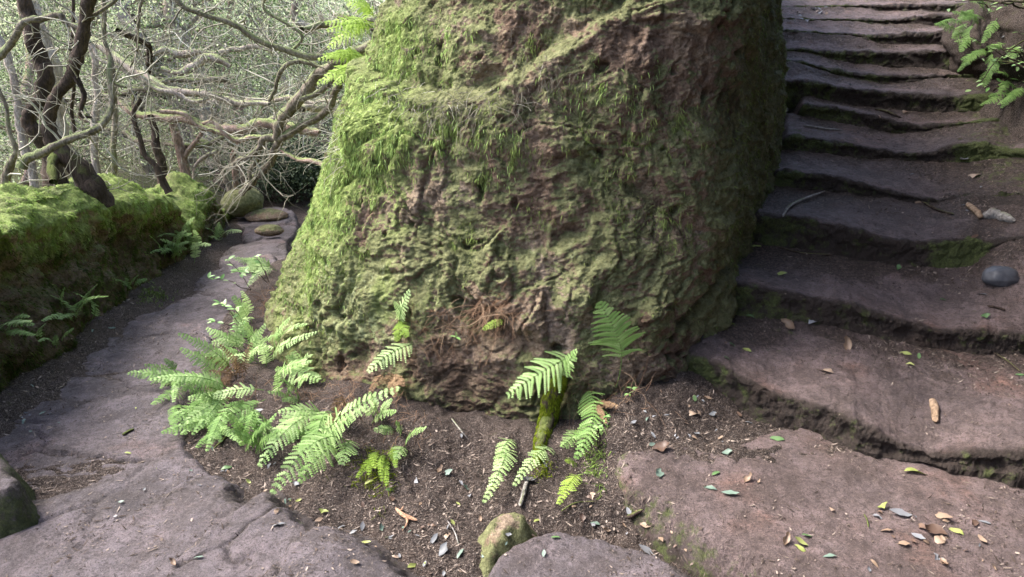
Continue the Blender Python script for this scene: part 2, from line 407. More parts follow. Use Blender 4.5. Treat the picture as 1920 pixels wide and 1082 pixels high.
# shoulder: below this line the rock steps out into a shelf
XS = P[..., 0]; shelf_z = np.interp(XS, [-1.2, -.75, -.35, -.1, .15, .45, .7], [1.55, 1.42, 1.36, 1.38, 1.52, 1.72, 1.85]) + .05 * fbm(P * np.array([1, 1, 0]), .2, 2)
on = sstep(.95, .5, XS) * sstep(-1.35, -.8, XS) * sstep(6, 4.6, P[..., 1])
d += on * (.05 * sstep(.03, -.05, P[..., 2] - shelf_z) * sstep(-.75, -.05, P[..., 2] - shelf_z) - .035 * sstep(.0, .05, P[..., 2] - shelf_z) * sstep(.25, .05, P[..., 2] - shelf_z))
for a, b, wd, dp in ((atY(930, 175, 3.12), atY(1060, 130, 3.12), .035, .07), (atY(1060, 130, 3.12), atY(1185, 35, 3.2), .04, .09), (atY(560, 300, 3.9), atY(610, 470, 3.5), .03, .03),
                     (atY(1175, 600, 2.8), atY(1290, 480, 2.95), .03, .045), (atY(1040, 480, 2.85), atY(1200, 500, 2.9), .03, .03), (atY(745, 330, 3.05), atY(690, 400, 3.05), .035, .05), (atY(1290, 620, 2.8), atY(1370, 480, 3.2), .05, .06),
                     (atY(820, 560, 2.8), atY(985, 640, 2.7), .07, .05), (atY(870, 700, 2.65), atY(930, 720, 2.62), .05, .06)):
    q, t = seg(P + warp * .05, a, b); d -= dp * sstep(wd * 1.3, wd * .25, q)
# rounded knobs hanging at the foot
for c, rr, hh in ((atY(868, 735, 2.62), .10, .07), (atY(960, 770, 2.58), .09, .09), (atY(985, 610, 2.7), .12, .04), (atY(655, 690, 2.78), .14, .05), (atY(575, 640, 2.95), .12, .05), (atY(1230, 600, 2.75), .16, .05), (atY(1060, 400, 2.9), .15, .05), (atY(690, 260, 3.3), .22, .06), (atY(1180, 190, 3.0), .22, .07), (atY(1080, 560, 2.75), .13, .04)):
    q = np.linalg.norm(P - c, axis=-1); d += hh * sstep(rr, 0, q)
d *= sstep(3.3, 2.9, P[..., 2]) * .8 + .2
fa, fb_, cid = worley(Q + .03 * warp, .17, (1, 1, .85)); flaky = sstep(-.25, .2, fbm(P, .4, 2, off=77))
d += (.032 * (cid - .5) * sstep(0, .16, fb_ - fa) - .014 * sstep(.08, .0, fb_ - fa)) * flaky
fa, fb_, cid2 = worley(Q * 1.0 + 9 + .03 * fbm(P, .06, 3)[..., None], .06, (1, 1, 1.0))
d += (.013 * (cid2 - .5) * sstep(0, .2, fb_ - fa) - .003 * sstep(.12, .0, fb_ - fa)) * (.4 + .6 * flaky) * (1 - .45 * left)
PR = P + N0 * d[..., None]
N1 = grid_normals(PR); N1 *= np.sign((N1 * N0).sum(-1))[..., None]
PR = PR + N1 * (.011 * fbm(PR * np.array([1, 1, 1.5]), .022, 3, .7, 3) + .004 * fbm(PR * np.array([1, 1, .6]), .035, 3, .65, 8))[..., None]
N1 = grid_normals(PR); N1 *= np.sign((N1 * N0).sum(-1))[..., None]
upn = N1[..., 2]
rx = PR[..., 0] / PR[..., 1]; z_ = PR[..., 2]
mossy = .52 + .34 * upn + .50 * fbm(PR, .2, 4, .65, 61) + .14 * left
mossy += .42 * sstep(.27, .35, rx)
def px_blob(cx, cy, rx_, ry_):            # a patch of growth centred where that point of the rock lies
    dd = PR - np.array([0, 0, CAMZ]); dep = dd[..., 1] * cP - dd[..., 2] * sP
    u = 960 + FPX * dd[..., 0] / dep; v = 541 - FPX * (dd[..., 1] * sP + dd[..., 2] * cP) / dep
    return np.exp(-((u - cx) / rx_) ** 2 - ((v - cy) / ry_) ** 2)
bare = px_blob(960, 600, 90, 60) + px_blob(860, 690, 120, 60) + .65 * px_blob(1200, 80, 110, 45) + .5 * px_blob(1310, 110, 60, 80) + .7 * px_blob(790, 370, 60, 50) + .7 * px_blob(1010, 330, 40, 120) + .6 * px_blob(680, 420, 30, 60) + .9 * px_blob(650, 700, 60, 40) + .6 * px_blob(980, 50, 60, 40) + .7 * px_blob(1200, 690, 90, 40) + .2 * px_blob(1290, 300, 50, 200)
mossy -= .55 * bare
lichen = .10 * left + .30 * px_blob(610, 600, 110, 170) + .3 * px_blob(760, 620, 90, 120) + .22 * px_blob(1000, 560, 50, 120) + .25 * px_blob(1000, 450, 160, 90) - .5 * bare - .3 * sstep(.25, .35, rx) + .12
shade_dark = .75 * sstep(-.22, -.5, d / .12 + .4 * fbm(PR, .06, 2)) + .45 * sstep(.25, .12, z_ + .1 * fbm(PR, .15, 2)) * (1 - left) + .55 * sstep(.27, .37, rx)  # shade put into the colour in recesses and right flank; foot darkened too
RF = grid_faces(NR, NS)
if N1[200, NS // 2] @ np.cross(PR[200, NS // 2 + 1] - PR[200, NS // 2], PR[201, NS // 2] - PR[200, NS // 2]) < 0: RF = RF[:, ::-1]
rock = thing('rock_outcrop', 'huge moss-covered rock outcrop standing between the left path and the carved stairs', 'rock')
obj('rock_face', new_mesh('rock_face', PR, RF, M['rock'], {'moss': mossy.ravel(), 'glow': np.clip(.75 * left * sstep(-.1, .35, fbm(PR * np.array([1, 1, .3]), .16, 3, .6, 14)) + 1.1 * px_blob(690, 250, 85, 120) + .9 * px_blob(600, 380, 70, 120) + .8 * px_blob(750, 90, 50, 60), 0, 1).ravel(), 'lichen': lichen.ravel(), 'shade_dark': np.clip(shade_dark, 0, 1).ravel()}), rock)
surf(PR, RF)

# moss that grows on it: short pile over the mossy parts, long hanging strands in bright beards
V0 = PR.reshape(-1, 3)
vis = ((PR[..., 2] < 2.35) & (PR[..., 2] > -.4) & (PR[..., 1] < 6.2)).astype(float)
pile = (sstep(.52, .95, mossy + .35 * fbm(PR, .07, 2, .5, 71)) * vis).ravel()
bright = (1.0 * px_blob(690, 250, 75, 110) + .8 * px_blob(600, 380, 60, 110) + .9 * px_blob(750, 90, 50, 60) + .5 * px_blob(820, 60, 60, 50) + .55 * px_blob(570, 470, 50, 120) + .55 * px_blob(800, 240, 70, 50) + .7 * px_blob(930, 270, 40, 60) + .6 * px_blob(640, 440, 30, 40)
          + .5 * px_blob(1200, 120, 70, 40) + .5 * px_blob(1160, 180, 50, 40) + .35 * px_blob(1080, 170, 60, 40)).ravel()
def moss_part(name, n, wgt, L, W, out, mat, tint_mid, spread=.55, bend=.5, lump_s=.05):
    p, nn, k = scatter(V0, RF, n, wgt)
    nn = nn * np.sign((nn * N1.reshape(-1, 3)[RF[k][:, 0]]).sum(1))[:, None]
    D = nn * out + np.array([0, 0, -1.0]) + rng.normal(size=(n, 3)) * spread
    t = tint_mid + .55 * fbm(p, lump_s, 2) + rng.normal(size=n) * .12
    Vb, Fb, at = blades(p - nn * .004, D, rng.uniform(*L, n), rng.uniform(*W, n), t, bend)
    obj(name, new_mesh(name, Vb, Fb, mat, at), rock, kind='stuff')
pl_noise = sstep(.0, .35, fbm(PR, .05, 3, .6, 81)).ravel()
moss_part('moss_pile', 130000, pile * (.12 + pl_noise) * (.35 + sstep(.3, .5, rx).ravel() * .6 + bright), (.010, .030), (.0018, .0042), .75, M['moss_dull'], .6)
strand = sstep(.1, .5, fbm(PR * np.array([1, 1, .25]), .05, 3, .6, 91)).ravel()
moss_part('bright_moss', 130000, (bright ** 1.3) * vis.ravel() * (.08 + strand) * sstep(.2, .6, mossy).ravel(), (.012, .045), (.0022, .0046), .32, M['moss'], .75, .35, .5, .035)
beard = sum(px_blob(*b) for b in ((640, 330, 40, 70), (600, 460, 30, 70), (660, 480, 25, 50), (900, 330, 22, 30), (1010, 400, 30, 30), (1130, 330, 40, 30), (1200, 260, 40, 40), (1290, 240, 30, 40), (1180, 420, 30, 30), (1260, 420, 30, 40), (870, 440, 30, 20), (980, 290, 26, 26), (770, 120, 30, 40), (1090, 250, 26, 22), (905, 225, 26, 30), (955, 250, 30, 40), (745, 75, 28, 30), (1170, 175, 26, 20), (835, 250, 50, 25), (1070, 160, 40, 18), (700, 250, 50, 70), (1000, 80, 30, 25))).ravel()
moss_part('moss_beard', 75000, beard * vis.ravel() * (.05 + strand), (.012, .045), (.0016, .003), .4, M['moss_dull'], .85, .35, .35, .04)

# ------------------------------------------------------------------ staircase cut in red tuff
# per step: [(px, lip_y, base_y)...], Y at px 1300 / 1600 / 1900
STEPS = [
 ([(1255, 655, 700), (1290, 662, 722), (1340, 672, 752), (1390, 700, 785), (1450, 728, 812), (1530, 752, 838), (1600, 782, 852), (1680, 818, 860), (1740, 838, 868), (1800, 836, 880), (1920, 838, 892), (2200, 850, 910)], (2.81, 2.29, 2.07)),
 ([(1335, 520, 578), (1370, 524, 590), (1420, 532, 594), (1480, 545, 602), (1560, 556, 612), (1640, 580, 632), (1700, 596, 645), (1760, 612, 655), (1840, 612, 664), (1920, 622, 668), (2200, 640, 690)], (3.22, 3.00, 2.84)),
 ([(1385, 402, 452), (1430, 400, 456), (1500, 402, 466), (1580, 420, 480), (1650, 440, 492), (1710, 452, 498), (1770, 446, 503), (1825, 438, 500), (1845, 452, 480), (1880, 448, 460), (1920, 440, 448), (2200, 430, 436)], (3.85, 3.52, 3.36)),
 ([(1420, 322, 346), (1480, 318, 350), (1540, 325, 356), (1600, 337, 362), (1660, 352, 372), (1720, 364, 382), (1760, 372, 380), (1800, 366, 370), (2200, 350, 352)], (4.5, 4.14, 3.84)),
 ([(1440, 250, 280), (1500, 250, 284), (1560, 262, 290), (1620, 270, 298), (1680, 282, 300), (1740, 284, 304), (1800, 262, 304), (1850, 262, 300), (1890, 282, 296), (2200, 280, 290)], (5.0, 4.64, 4.28)),
 ([(1470, 190, 212), (1520, 194, 218), (1580, 200, 232), (1640, 214, 242), (1690, 228, 250), (1730, 234, 250), (1770, 232, 240), (1850, 226, 230), (2200, 220, 222)], (5.4, 5.08, 4.68)),
 ([(1430, 150, 176), (1520, 150, 180), (1600, 163, 196), (1680, 172, 206), (1760, 178, 210), (1830, 176, 208), (1900, 176, 206), (2200, 178, 206)], (5.7, 5.36, 4.92)),
 ([(1490, 112, 118), (1520, 118, 126), (1560, 128, 140), (1600, 136, 148), (1660, 138, 156), (1720, 140, 152), (1780, 140, 146), (2200, 140, 142)], (6.0, 5.72, 5.28)),
 ([(1500, 90, 96), (1545, 94, 108), (1600, 97, 120), (1680, 96, 124), (1760, 92, 128), (1850, 92, 136), (1890, 100, 138), (2200, 104, 138)], (6.3, 6.02, 5.55)),
 ([(1500, 58, 60), (1600, 64, 68), (1650, 64, 82), (1720, 62, 84), (1790, 50, 84), (1850, 50, 80), (1920, 54, 78), (2200, 56, 78)], (6.6, 6.3, 5.9)),
 ([(1500, 34, 36), (1590, 36, 40), (1640, 34, 46), (1740, 28, 46), (1800, 24, 50), (1900, 24, 48), (2200, 24, 46)], (7.0, 6.7, 6.25)),
 ([(1500, 12, 14), (1600, 8, 14), (1660, 8, 20), (1760, 6, 22), (1850, 2, 24), (2200, 2, 24)], (7.4, 7.1, 6.6)),
 ([(1500, -20, -14), (1700, -22, -4), (1900, -24, -2), (2200, -24, -2)], (7.8, 7.5, 7.0)),
]
px_ = None
curves = []
for pts, Y3 in STEPS:
    a = np.array(pts, float); px = np.linspace(1240, 2600, 760)
    wob = fbm(np.stack([px * .011, px * 0 + len(curves) * 3.1, px * 0], -1), 1.0, 3)
    lip = smooth1(np.interp(px, a[:, 0], a[:, 1]), 10) + wob * 2.5 + 2.0 * fbm(np.stack([px * .05, px * 0 + len(curves) * 1.7, px * 0], -1), 1.0, 3); bas = smooth1(np.interp(px, a[:, 0], a[:, 2]), 10)
    Yc = np.interp(px, [1000, 1300, 1600, 1900, 2200, 2600], [Y3[0] + (Y3[0] - Y3[1]), *Y3, Y3[2] - (Y3[1] - Y3[2]) * .8, Y3[2] - (Y3[1] - Y3[2]) * 1.3])
    Bp = np.array([atY(x, y, Y) for x, y, Y in zip(px, bas, Yc)]); Lp = np.array([atY(x, y, Y) for x, y, Y in zip(px, lip, Yc + .045)])
    curves.append((px, Bp, Lp, a[0, 0]))
stairs = thing('stone_staircase', 'worn reddish steps carved in tuff climbing to the right of the mossy rock', 'stairs')
STEPSURF = []
for k, (px, Bp, Lp, x0) in enumerate(curves):
    nxt = curves[k + 1][1] if k + 1 < len(curves) else Lp + np.array([0, .5, .05])
    fw = nxt - Lp; fw2 = fw / np.linalg.norm(fw, axis=1)[:, None]
    rows = []
    down = np.array([0, 0, -1.0])
    inn = Bp - np.array([0, -.03, 0])
    rows.append(Bp + down * .10 + [0, .02, 0])
    rows.append(Bp + down * .05)
    rows.append(Bp + down * .03 + [0, .004, 0]); rows.append(Bp + down * .015 + [0, .002, 0])
    for t in np.linspace(0, 1, 26):
        ang = t * math.pi / 2
        h = Lp[:, 2] - Bp[:, 2]; rr = np.minimum(.03, h * .5)
        if t < .6:
            u = t / .6; q = Bp + (Lp - Bp) * np.array([1, 1, 0]) * 0; z = Bp[:, 2] + (h - rr) * u
            q = Bp.copy(); q[:, 2] = z; q[:, 1] += .012 * math.sin(u * math.pi) + .008 * u
        else:
            u = (t - .6) / .4 * math.pi / 2
            q = Bp.copy(); q[:, 2] = Bp[:, 2] + h - rr + rr * math.sin(u); q[:, 1] += .008 + (.045) * (1 - math.cos(u))
        # slide sideways to stay between the two curves
        s_ = np.clip((q[:, 1] - Bp[:, 1]) / (Lp[:, 1] - Bp[:, 1] + 1e-6), 0, 1); q[:, 0] = Bp[:, 0] + (Lp[:, 0] - Bp[:, 0]) * s_
        rows.append(q)
    nt_ = int(max(14, np.median(np.linalg.norm(fw, axis=1)) / .011))
    for t in np.linspace(0, 1, nt_)[1:]:
        q = Lp + fw * t; q[:, 2] += -.014 * math.sin(math.pi * t) ; rows.append(q)
    rows.append(nxt + [0, .09, .0]); rows.append(nxt + [0, .16, -.02])
    S = np.array(rows)
    # left end rounds down into the soil
    endd = (sstep(x0 + 40, x0 + 4, px) * .24 * (k < 6))[None, :]
    S[..., 2] -= endd
    n = grid_normals(S); n *= np.where(n[..., 2:3] < 0, -1, 1)
    n[:22] *= np.where((n[:22] @ np.array([0, -1, .3]))[..., None] < 0, -1, 1)
    ris = np.zeros(len(S)); ris[:21] = 1; ris[21:32] = np.linspace(1, 0, 11)
    f1, f2, ci = worley(S + .02 * fbm(S, .1, 2)[..., None], .11, (1, 1, 1.3))
    dd = (.004 + .016 * ris)[:, None] * (ci - .5) * sstep(0, .25, f2 - f1) * 1.2
    dd = dd + .024 * fbm(S, .22, 3, .5, 5) + (.009 + .014 * ris)[:, None] * fbm(S, .07, 4, .65, 8) + (.0045 + .006 * ris[:, None]) * fbm(S, .024, 3, .65, 12)
    S = S + n * dd[..., None]
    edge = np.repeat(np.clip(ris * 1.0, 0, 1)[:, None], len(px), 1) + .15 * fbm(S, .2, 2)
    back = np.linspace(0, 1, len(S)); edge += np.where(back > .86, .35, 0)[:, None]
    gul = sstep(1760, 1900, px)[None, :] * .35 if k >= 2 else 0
    mo = .14 + .22 * ris[:, None] + .55 * sstep(1750, 1850, px)[None, :] * ris[:, None] * (k >= 4) + .35 * sstep(x0 + 230, x0, px)[None, :] * np.maximum(ris, .35)[:, None] + .3 * fbm(S, .18, 3, .5, 44)
    pxr = sstep(1780, 1840, px)[None]; mo = mo + pxr * (.30 if 3 <= k <= 6 else 0)
    if k == 2: mo = mo + .5 * sstep(1700, 1800, px)[None] * ris[:, None] * sstep(1880, 1840, px)[None]
    bk = np.linspace(0, 1, len(S))[:, None]; pn = fbm(S, .3, 3, off=60 + k)
    soil = .10 + .45 * sstep(.45, .95, bk) * (1 - ris[:, None]) + .55 * sstep(x0 + 330, x0 + 40, px)[None] * (1 - ris[:, None]) * (k < 3) * sstep(.25, .7, bk) + (.55 * sstep(1700, 1860, px)[None] if 2 <= k <= 6 else 0) + .5 * pn - .25 * ris[:, None]
    S = S + (soil > .3)[..., None] * np.array([0, 0, 1.0]) * (.010 * fbm(S, .05, 3, .7, 71))[..., None]
    keep = px >= (x0 if k < 5 else 1440)
    S = S[:, keep]; F = grid_faces(*S.shape[:2])
    if np.cross(S[25, 10 + 1] - S[25, 10], S[26, 10] - S[25, 10])[2] < 0: F = F[:, ::-1]
    lab = None
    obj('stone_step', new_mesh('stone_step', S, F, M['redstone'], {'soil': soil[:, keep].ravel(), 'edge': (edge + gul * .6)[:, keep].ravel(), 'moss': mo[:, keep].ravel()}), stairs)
    surf(S, F); STEPSURF.append((S, mo[:, keep], ris))

# ------------------------------------------------------------------ stone slabs of the path and foreground
def chaikin(p, n=2):
    for _ in range(n):
        q = np.roll(p, -1, 0); p = np.stack([p * .75 + q * .25, p * .25 + q * .75], 1).reshape(-1, 2)
    return p
def sdf(poly, X, Y):
    P = np.stack([X.ravel(), Y.ravel()], 1); best = np.full(len(P), 9e9); ins = np.zeros(len(P), bool)
    for i in range(len(poly)):
        a = poly[i]; b = poly[(i + 1) % len(poly)]; ab = b - a
        t = np.clip(((P - a) @ ab) / (ab @ ab + 1e-12), 0, 1)
        best = np.minimum(best, ((P - a - t[:, None] * ab) ** 2).sum(1))
        c = ((a[1] > P[:, 1]) != (b[1] > P[:, 1])) & (P[:, 0] < (b[0] - a[0]) * (P[:, 1] - a[1]) / (b[1] - a[1] + 1e-12) + a[0]); ins ^= c
    d = np.sqrt(best); d[ins] *= -1
    return d.reshape(X.shape)
def slab(pxpoly, z, edge_w=.05, drop=.14, slope=(0, 0), parent=None, name='stone_slab', moss=0.0, edge_moss=.2, st=.0115, rough=1.0, bulge=0.0, mat='stone', edge_dark=.6):
    poly = chaikin(np.array([atZ(x, y, z)[:2] if abs(y) < 9000 else (x, y) for x, y in pxpoly]))
    poly[:, 0] = poly[:, 0].clip(-4.5, 4.5); poly[:, 1] = poly[:, 1].clip(.9, 9)
    lo, hi = poly.min(0) - .1, poly.max(0) + .1
    if (hi - lo).max() > 2.6: st = st * 1.5
    X, Y = np.meshgrid(np.arange(lo[0], hi[0], st), np.arange(lo[1], hi[1], st))
    p0 = np.stack([X, Y, 0 * X + z * 9], -1)
    s = sdf(poly, X, Y) + .022 * fbm(p0, .16, 3) + .008 * fbm(p0, .04, 2)
    c = poly.mean(0)
    zz = z + slope[0] * (X - c[0]) + slope[1] * (Y - c[1]) + bulge * sstep(0, -.3, s)
    zz = zz + rough * (.022 * fbm(p0, .35, 3) + .010 * fbm(p0, .08, 4, .62) + .002 * fbm(p0, .025, 2)) - drop * sstep(-edge_w, edge_w * .8, s)
    w1, w2, wc = worley(p0 * np.array([1, 1, 0]) + .08 * fbm(p0, .2, 3)[..., None] + 3.3, .6); crk = sstep(.045, .0, w2 - w1) * (name == 'stone_slab') * sstep(-.2, .15, fbm(p0, .5, 2, off=8))
    zz = zz - .016 * crk + .018 * (wc - .5) * sstep(0, .05, w2 - w1) * (name == 'stone_slab')
    Pm = np.stack([X, Y, zz], -1)
    n = grid_normals(Pm); n *= np.sign(n[..., 2:3]); er = np.exp(-(s / edge_w) ** 2)
    Pm = Pm + n * ((.004 + .012 * er) * fbm(Pm, .045, 3, .6, 4))[..., None]
    F = grid_faces(*X.shape, mask=s < edge_w * .8 + .02)
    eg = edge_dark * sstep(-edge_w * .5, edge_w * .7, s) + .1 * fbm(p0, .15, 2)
    mo = .12 + moss + edge_moss * er + .25 * fbm(p0, .2, 3, .5, 9)
    so = .12 + .5 * fbm(p0, .32, 4, .6, 19) + .35 * sstep(-.22, -.02, s) + .5 * crk
    used = np.unique(F); mp = np.full(X.size, -1); mp[used] = np.arange(len(used))
    Vv = Pm.reshape(-1, 3)[used]; F = mp[F]
    o = obj(name, new_mesh(name, Vv, F, M[mat], {'soil': so.ravel()[used], 'edge': eg.ravel()[used], 'moss': mo.ravel()[used], 'lichen': so.ravel()[used] * 0 + .2, 'shade_dark': so.ravel()[used] * 0, 'glow': so.ravel()[used] * 0}), parent)
    surf(Vv, F); return o
path = obj('stone_path', None, kind='structure')
SL = dict(parent=path)
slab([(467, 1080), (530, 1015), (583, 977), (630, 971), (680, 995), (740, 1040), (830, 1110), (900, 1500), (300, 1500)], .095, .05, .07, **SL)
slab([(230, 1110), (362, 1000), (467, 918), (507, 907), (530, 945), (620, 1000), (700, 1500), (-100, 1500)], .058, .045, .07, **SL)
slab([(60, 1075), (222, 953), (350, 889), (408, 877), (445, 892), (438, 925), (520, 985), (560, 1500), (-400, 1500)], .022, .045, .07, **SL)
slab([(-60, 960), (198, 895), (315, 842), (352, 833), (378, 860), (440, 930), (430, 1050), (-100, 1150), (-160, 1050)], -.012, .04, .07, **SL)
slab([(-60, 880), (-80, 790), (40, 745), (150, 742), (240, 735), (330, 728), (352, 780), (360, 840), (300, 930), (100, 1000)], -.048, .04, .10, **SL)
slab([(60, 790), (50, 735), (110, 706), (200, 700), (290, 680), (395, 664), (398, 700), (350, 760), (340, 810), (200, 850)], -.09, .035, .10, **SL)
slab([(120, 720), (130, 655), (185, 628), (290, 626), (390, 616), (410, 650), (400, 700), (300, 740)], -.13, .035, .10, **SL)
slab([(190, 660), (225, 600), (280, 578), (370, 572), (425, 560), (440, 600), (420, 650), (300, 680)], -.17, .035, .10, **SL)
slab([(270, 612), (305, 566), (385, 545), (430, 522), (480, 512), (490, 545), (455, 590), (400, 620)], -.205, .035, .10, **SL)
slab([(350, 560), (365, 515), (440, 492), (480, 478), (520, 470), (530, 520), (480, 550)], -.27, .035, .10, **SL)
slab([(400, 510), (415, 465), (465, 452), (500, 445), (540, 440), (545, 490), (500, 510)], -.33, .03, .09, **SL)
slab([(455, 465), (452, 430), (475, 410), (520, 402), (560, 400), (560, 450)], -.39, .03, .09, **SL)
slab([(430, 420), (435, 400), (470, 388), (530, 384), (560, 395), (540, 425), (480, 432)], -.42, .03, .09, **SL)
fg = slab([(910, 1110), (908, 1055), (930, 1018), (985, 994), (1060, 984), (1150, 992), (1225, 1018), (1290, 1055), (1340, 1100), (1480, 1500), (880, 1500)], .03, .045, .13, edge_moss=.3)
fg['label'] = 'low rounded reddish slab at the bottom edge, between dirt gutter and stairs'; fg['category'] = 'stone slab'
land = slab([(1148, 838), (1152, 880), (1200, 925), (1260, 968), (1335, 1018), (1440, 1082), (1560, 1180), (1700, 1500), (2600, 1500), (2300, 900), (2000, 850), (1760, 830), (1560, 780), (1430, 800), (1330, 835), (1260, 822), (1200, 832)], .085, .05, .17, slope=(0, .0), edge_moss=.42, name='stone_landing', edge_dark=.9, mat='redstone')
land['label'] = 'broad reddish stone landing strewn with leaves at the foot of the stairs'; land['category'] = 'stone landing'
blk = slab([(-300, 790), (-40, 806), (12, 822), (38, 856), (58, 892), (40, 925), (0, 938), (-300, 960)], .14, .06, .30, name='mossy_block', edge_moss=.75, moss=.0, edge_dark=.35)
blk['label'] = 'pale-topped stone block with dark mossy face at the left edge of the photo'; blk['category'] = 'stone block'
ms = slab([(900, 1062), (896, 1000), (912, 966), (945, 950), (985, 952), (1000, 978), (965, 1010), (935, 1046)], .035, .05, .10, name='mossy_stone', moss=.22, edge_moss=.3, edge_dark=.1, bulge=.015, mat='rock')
ms['label'] = 'small upright tan-green mossy stone at the left end of the bottom slab'; ms['category'] = 'stone'


# ------------------------------------------------------------------ mossy earth bank along the left path
yb = np.arange(.6, 8.4, .013); xb = bank_x(yb)
crest = np.interp(yb, [.6, 2.5, 3.4, 3.9, 4.8, 5.5, 5.95, 6.25, 6.5, 6.9, 7.2, 7.6, 8.3], [.86, .86, .80, .72, .64, .46, .26, -.06, .0, .22, .14, -.24, -.45])
crest = smooth1(crest, 5) + .05 * fbm(np.stack([yb, yb * 0, yb * 0 + 4], -1), .4, 3)
base_z = path_z(yb) - .12
prof = [(0.0, 0, .14), (0, .0, .03)]
u = np.linspace(0, 1, 95)
rows = []
h = crest - base_z
for t in u:                                # face, slightly overhanging at the brow
    off = .05 - .26 * t + .16 * sstep(.55, .86, t) - .10 * sstep(.86, 1, t)
    rows.append(np.stack([xb + off * np.clip(h, .3, 1), yb, base_z + h * (t ** .9)], -1))
for t in np.linspace(0, 1, 70)[1:]:        # rolls back over the top
    rows.append(np.stack([xb - .15 * np.clip(h, .3, 1) - 1.3 * t, yb, crest + .05 * math.sin(min(1, t * 3) * math.pi) - .35 * t ** 1.6], -1))
B = np.array(rows)
nB = grid_normals(B); nB *= np.where((nB @ np.array([1, 0, .6]))[..., None] < 0, -1, 1)
dB = .16 * fbm(B, .62, 3, .5, 5) + .07 * fbm(B, .2, 3, .55, 7) + .03 * fbm(B, .07, 4, .65, 8) + .010 * fbm(B, .12, 3, .6, 2, ridged=True)
B = B + nB * dB[..., None]
nB = grid_normals(B); nB *= np.where((nB @ np.array([1, 0, .6]))[..., None] < 0, -1, 1)
topf = sstep(.40, .85, np.concatenate([u, np.full(69, 1.2)]))[:, None] * np.ones_like(B[..., 0])
mB = .15 + .55 * topf + .35 * nB[..., 2] + .6 * fbm(B, .2, 4, .6, 33)
lB = .1 * topf
BF = grid_faces(*B.shape[:2])[:, ::1]
if np.cross(B[100, 101] - B[100, 100], B[101, 100] - B[100, 100])[2] < 0: BF = BF[:, ::-1]
bank = thing('earth_bank', 'waist-high earth bank topped with bright green moss along the left path', 'bank')
obj('bank_face', new_mesh('bank_face', B, BF, M['rock'], {'moss': mB.ravel(), 'glow': np.clip(topf * .9 + 1.3 * fbm(B, .14, 3, .6, 3), 0, 1).ravel(), 'lichen': lB.ravel() - .2, 'shade_dark': (.95 * (1 - topf) * (1 - .3 * nB[..., 2])).ravel()}), bank)  # shade of the bank's face is put into its colour
surf(B, BF)
def bank_moss(name, n, wgt, L, W, out, mat, tm, spread, bend):
    p, nn, k = scatter(B.reshape(-1, 3), BF, n, wgt); nn *= np.sign((nn * nB.reshape(-1, 3)[BF[k][:, 0]]).sum(1))[:, None]
    D = nn * out + np.array([.25, 0, -.8]) + rng.normal(size=(n, 3)) * spread
    t = tm + .6 * fbm(p, .12, 3) + rng.normal(size=n) * .12
    Vb, Fb, at = blades(p - nn * .004, D, rng.uniform(*L, n), rng.uniform(*W, n), t, bend)
    obj(name, new_mesh(name, Vb, Fb, mat, at), bank, kind='stuff')
clump = sstep(.0, .3, fbm(B, .13, 3, .6, 55)).ravel()
bank_moss('bright_moss', 120000, (sstep(.45, .9, mB).ravel() * (.15 + clump)), (.012, .034), (.002, .0046), .8, M['moss'], .5, .6, .4)
bank_moss('dark_moss', 70000, ((1.05 - topf.ravel()) * (.15 + sstep(0, .3, fbm(B, .1, 3, .6, 65)).ravel())), (.012, .035), (.002, .005), .7, M['moss_dull'], .25, .6, .5)

# ------------------------------------------------------------------ forest
def wiggle(P, amp, sc_=.35, seed=0.0):
    P = np.asarray(P, float); q = P / sc_ + seed
    o = np.stack([perlin(q), perlin(q + 31.7), perlin(q + 77.1)], -1)
    return P + o * amp
def tubes_batch(P, r, sides=3):
    """P (n,k,3) polylines, r (n,k) radii -> one mesh"""
    n, k, _ = P.shape
    T = np.gradient(P, axis=1); T /= np.linalg.norm(T, axis=-1, keepdims=True) + 1e-9
    u = np.array([.31, -.93, .19]); U = u - T * (T @ u)[..., None]; U /= np.linalg.norm(U, axis=-1, keepdims=True) + 1e-9
    W = np.cross(T, U); a = np.linspace(0, 2 * math.pi, sides, endpoint=False)
    V = P[:, :, None] + (U[:, :, None] * np.cos(a)[:, None] + W[:, :, None] * np.sin(a)[:, None]) * r[..., None, None]
    b = (np.arange(n)[:, None, None] * k + np.arange(k - 1)[None, :, None]) * sides; j = np.arange(sides)[None, None]; j2 = (j + 1) % sides
    F = np.stack([b + j, b + j2, b + sides + j2, b + sides + j], -1).reshape(-1, 4)
    return V.reshape(-1, 3), F
def twigs(S, D, L, r0, k=7, crook=.35, droop=0.0):
    n = len(S); D = D / (np.linalg.norm(D, axis=1)[:, None] + 1e-9)
    P = np.zeros((n, k, 3)); P[:, 0] = S; L = np.broadcast_to(L, (n,)); r0 = np.broadcast_to(r0, (n,))
    for i in range(1, k):
        D = D + rng.normal(size=(n, 3)) * crook + np.array([0, 0, droop]); D /= np.linalg.norm(D, axis=1)[:, None]
        P[:, i] = P[:, i - 1] + D * (L / (k - 1))[:, None]
    return P, r0[:, None] * np.linspace(1, .25, k)[None]
def branch_line(pxs, Ys, r, n=None, wig=.03, seed=0):
    """pixel polyline at given distances -> smooth 3-D line and radii (r in pixels of the photo)"""
    Ys = np.interp(np.linspace(0, 1, len(pxs)), np.linspace(0, 1, len(np.atleast_1d(Ys))), np.atleast_1d(Ys))
    P = np.array([atY(x, y, Y) for (x, y), Y in zip(pxs, Ys)])
    n = n or max(12, len(pxs) * 6); P = catmull(P, n); rr = np.interp(np.linspace(0, 1, n), np.linspace(0, 1, len(np.atleast_1d(r))), np.atleast_1d(r)) * P[:, 1] / FPX
    return wiggle(P, wig, .25, seed), rr
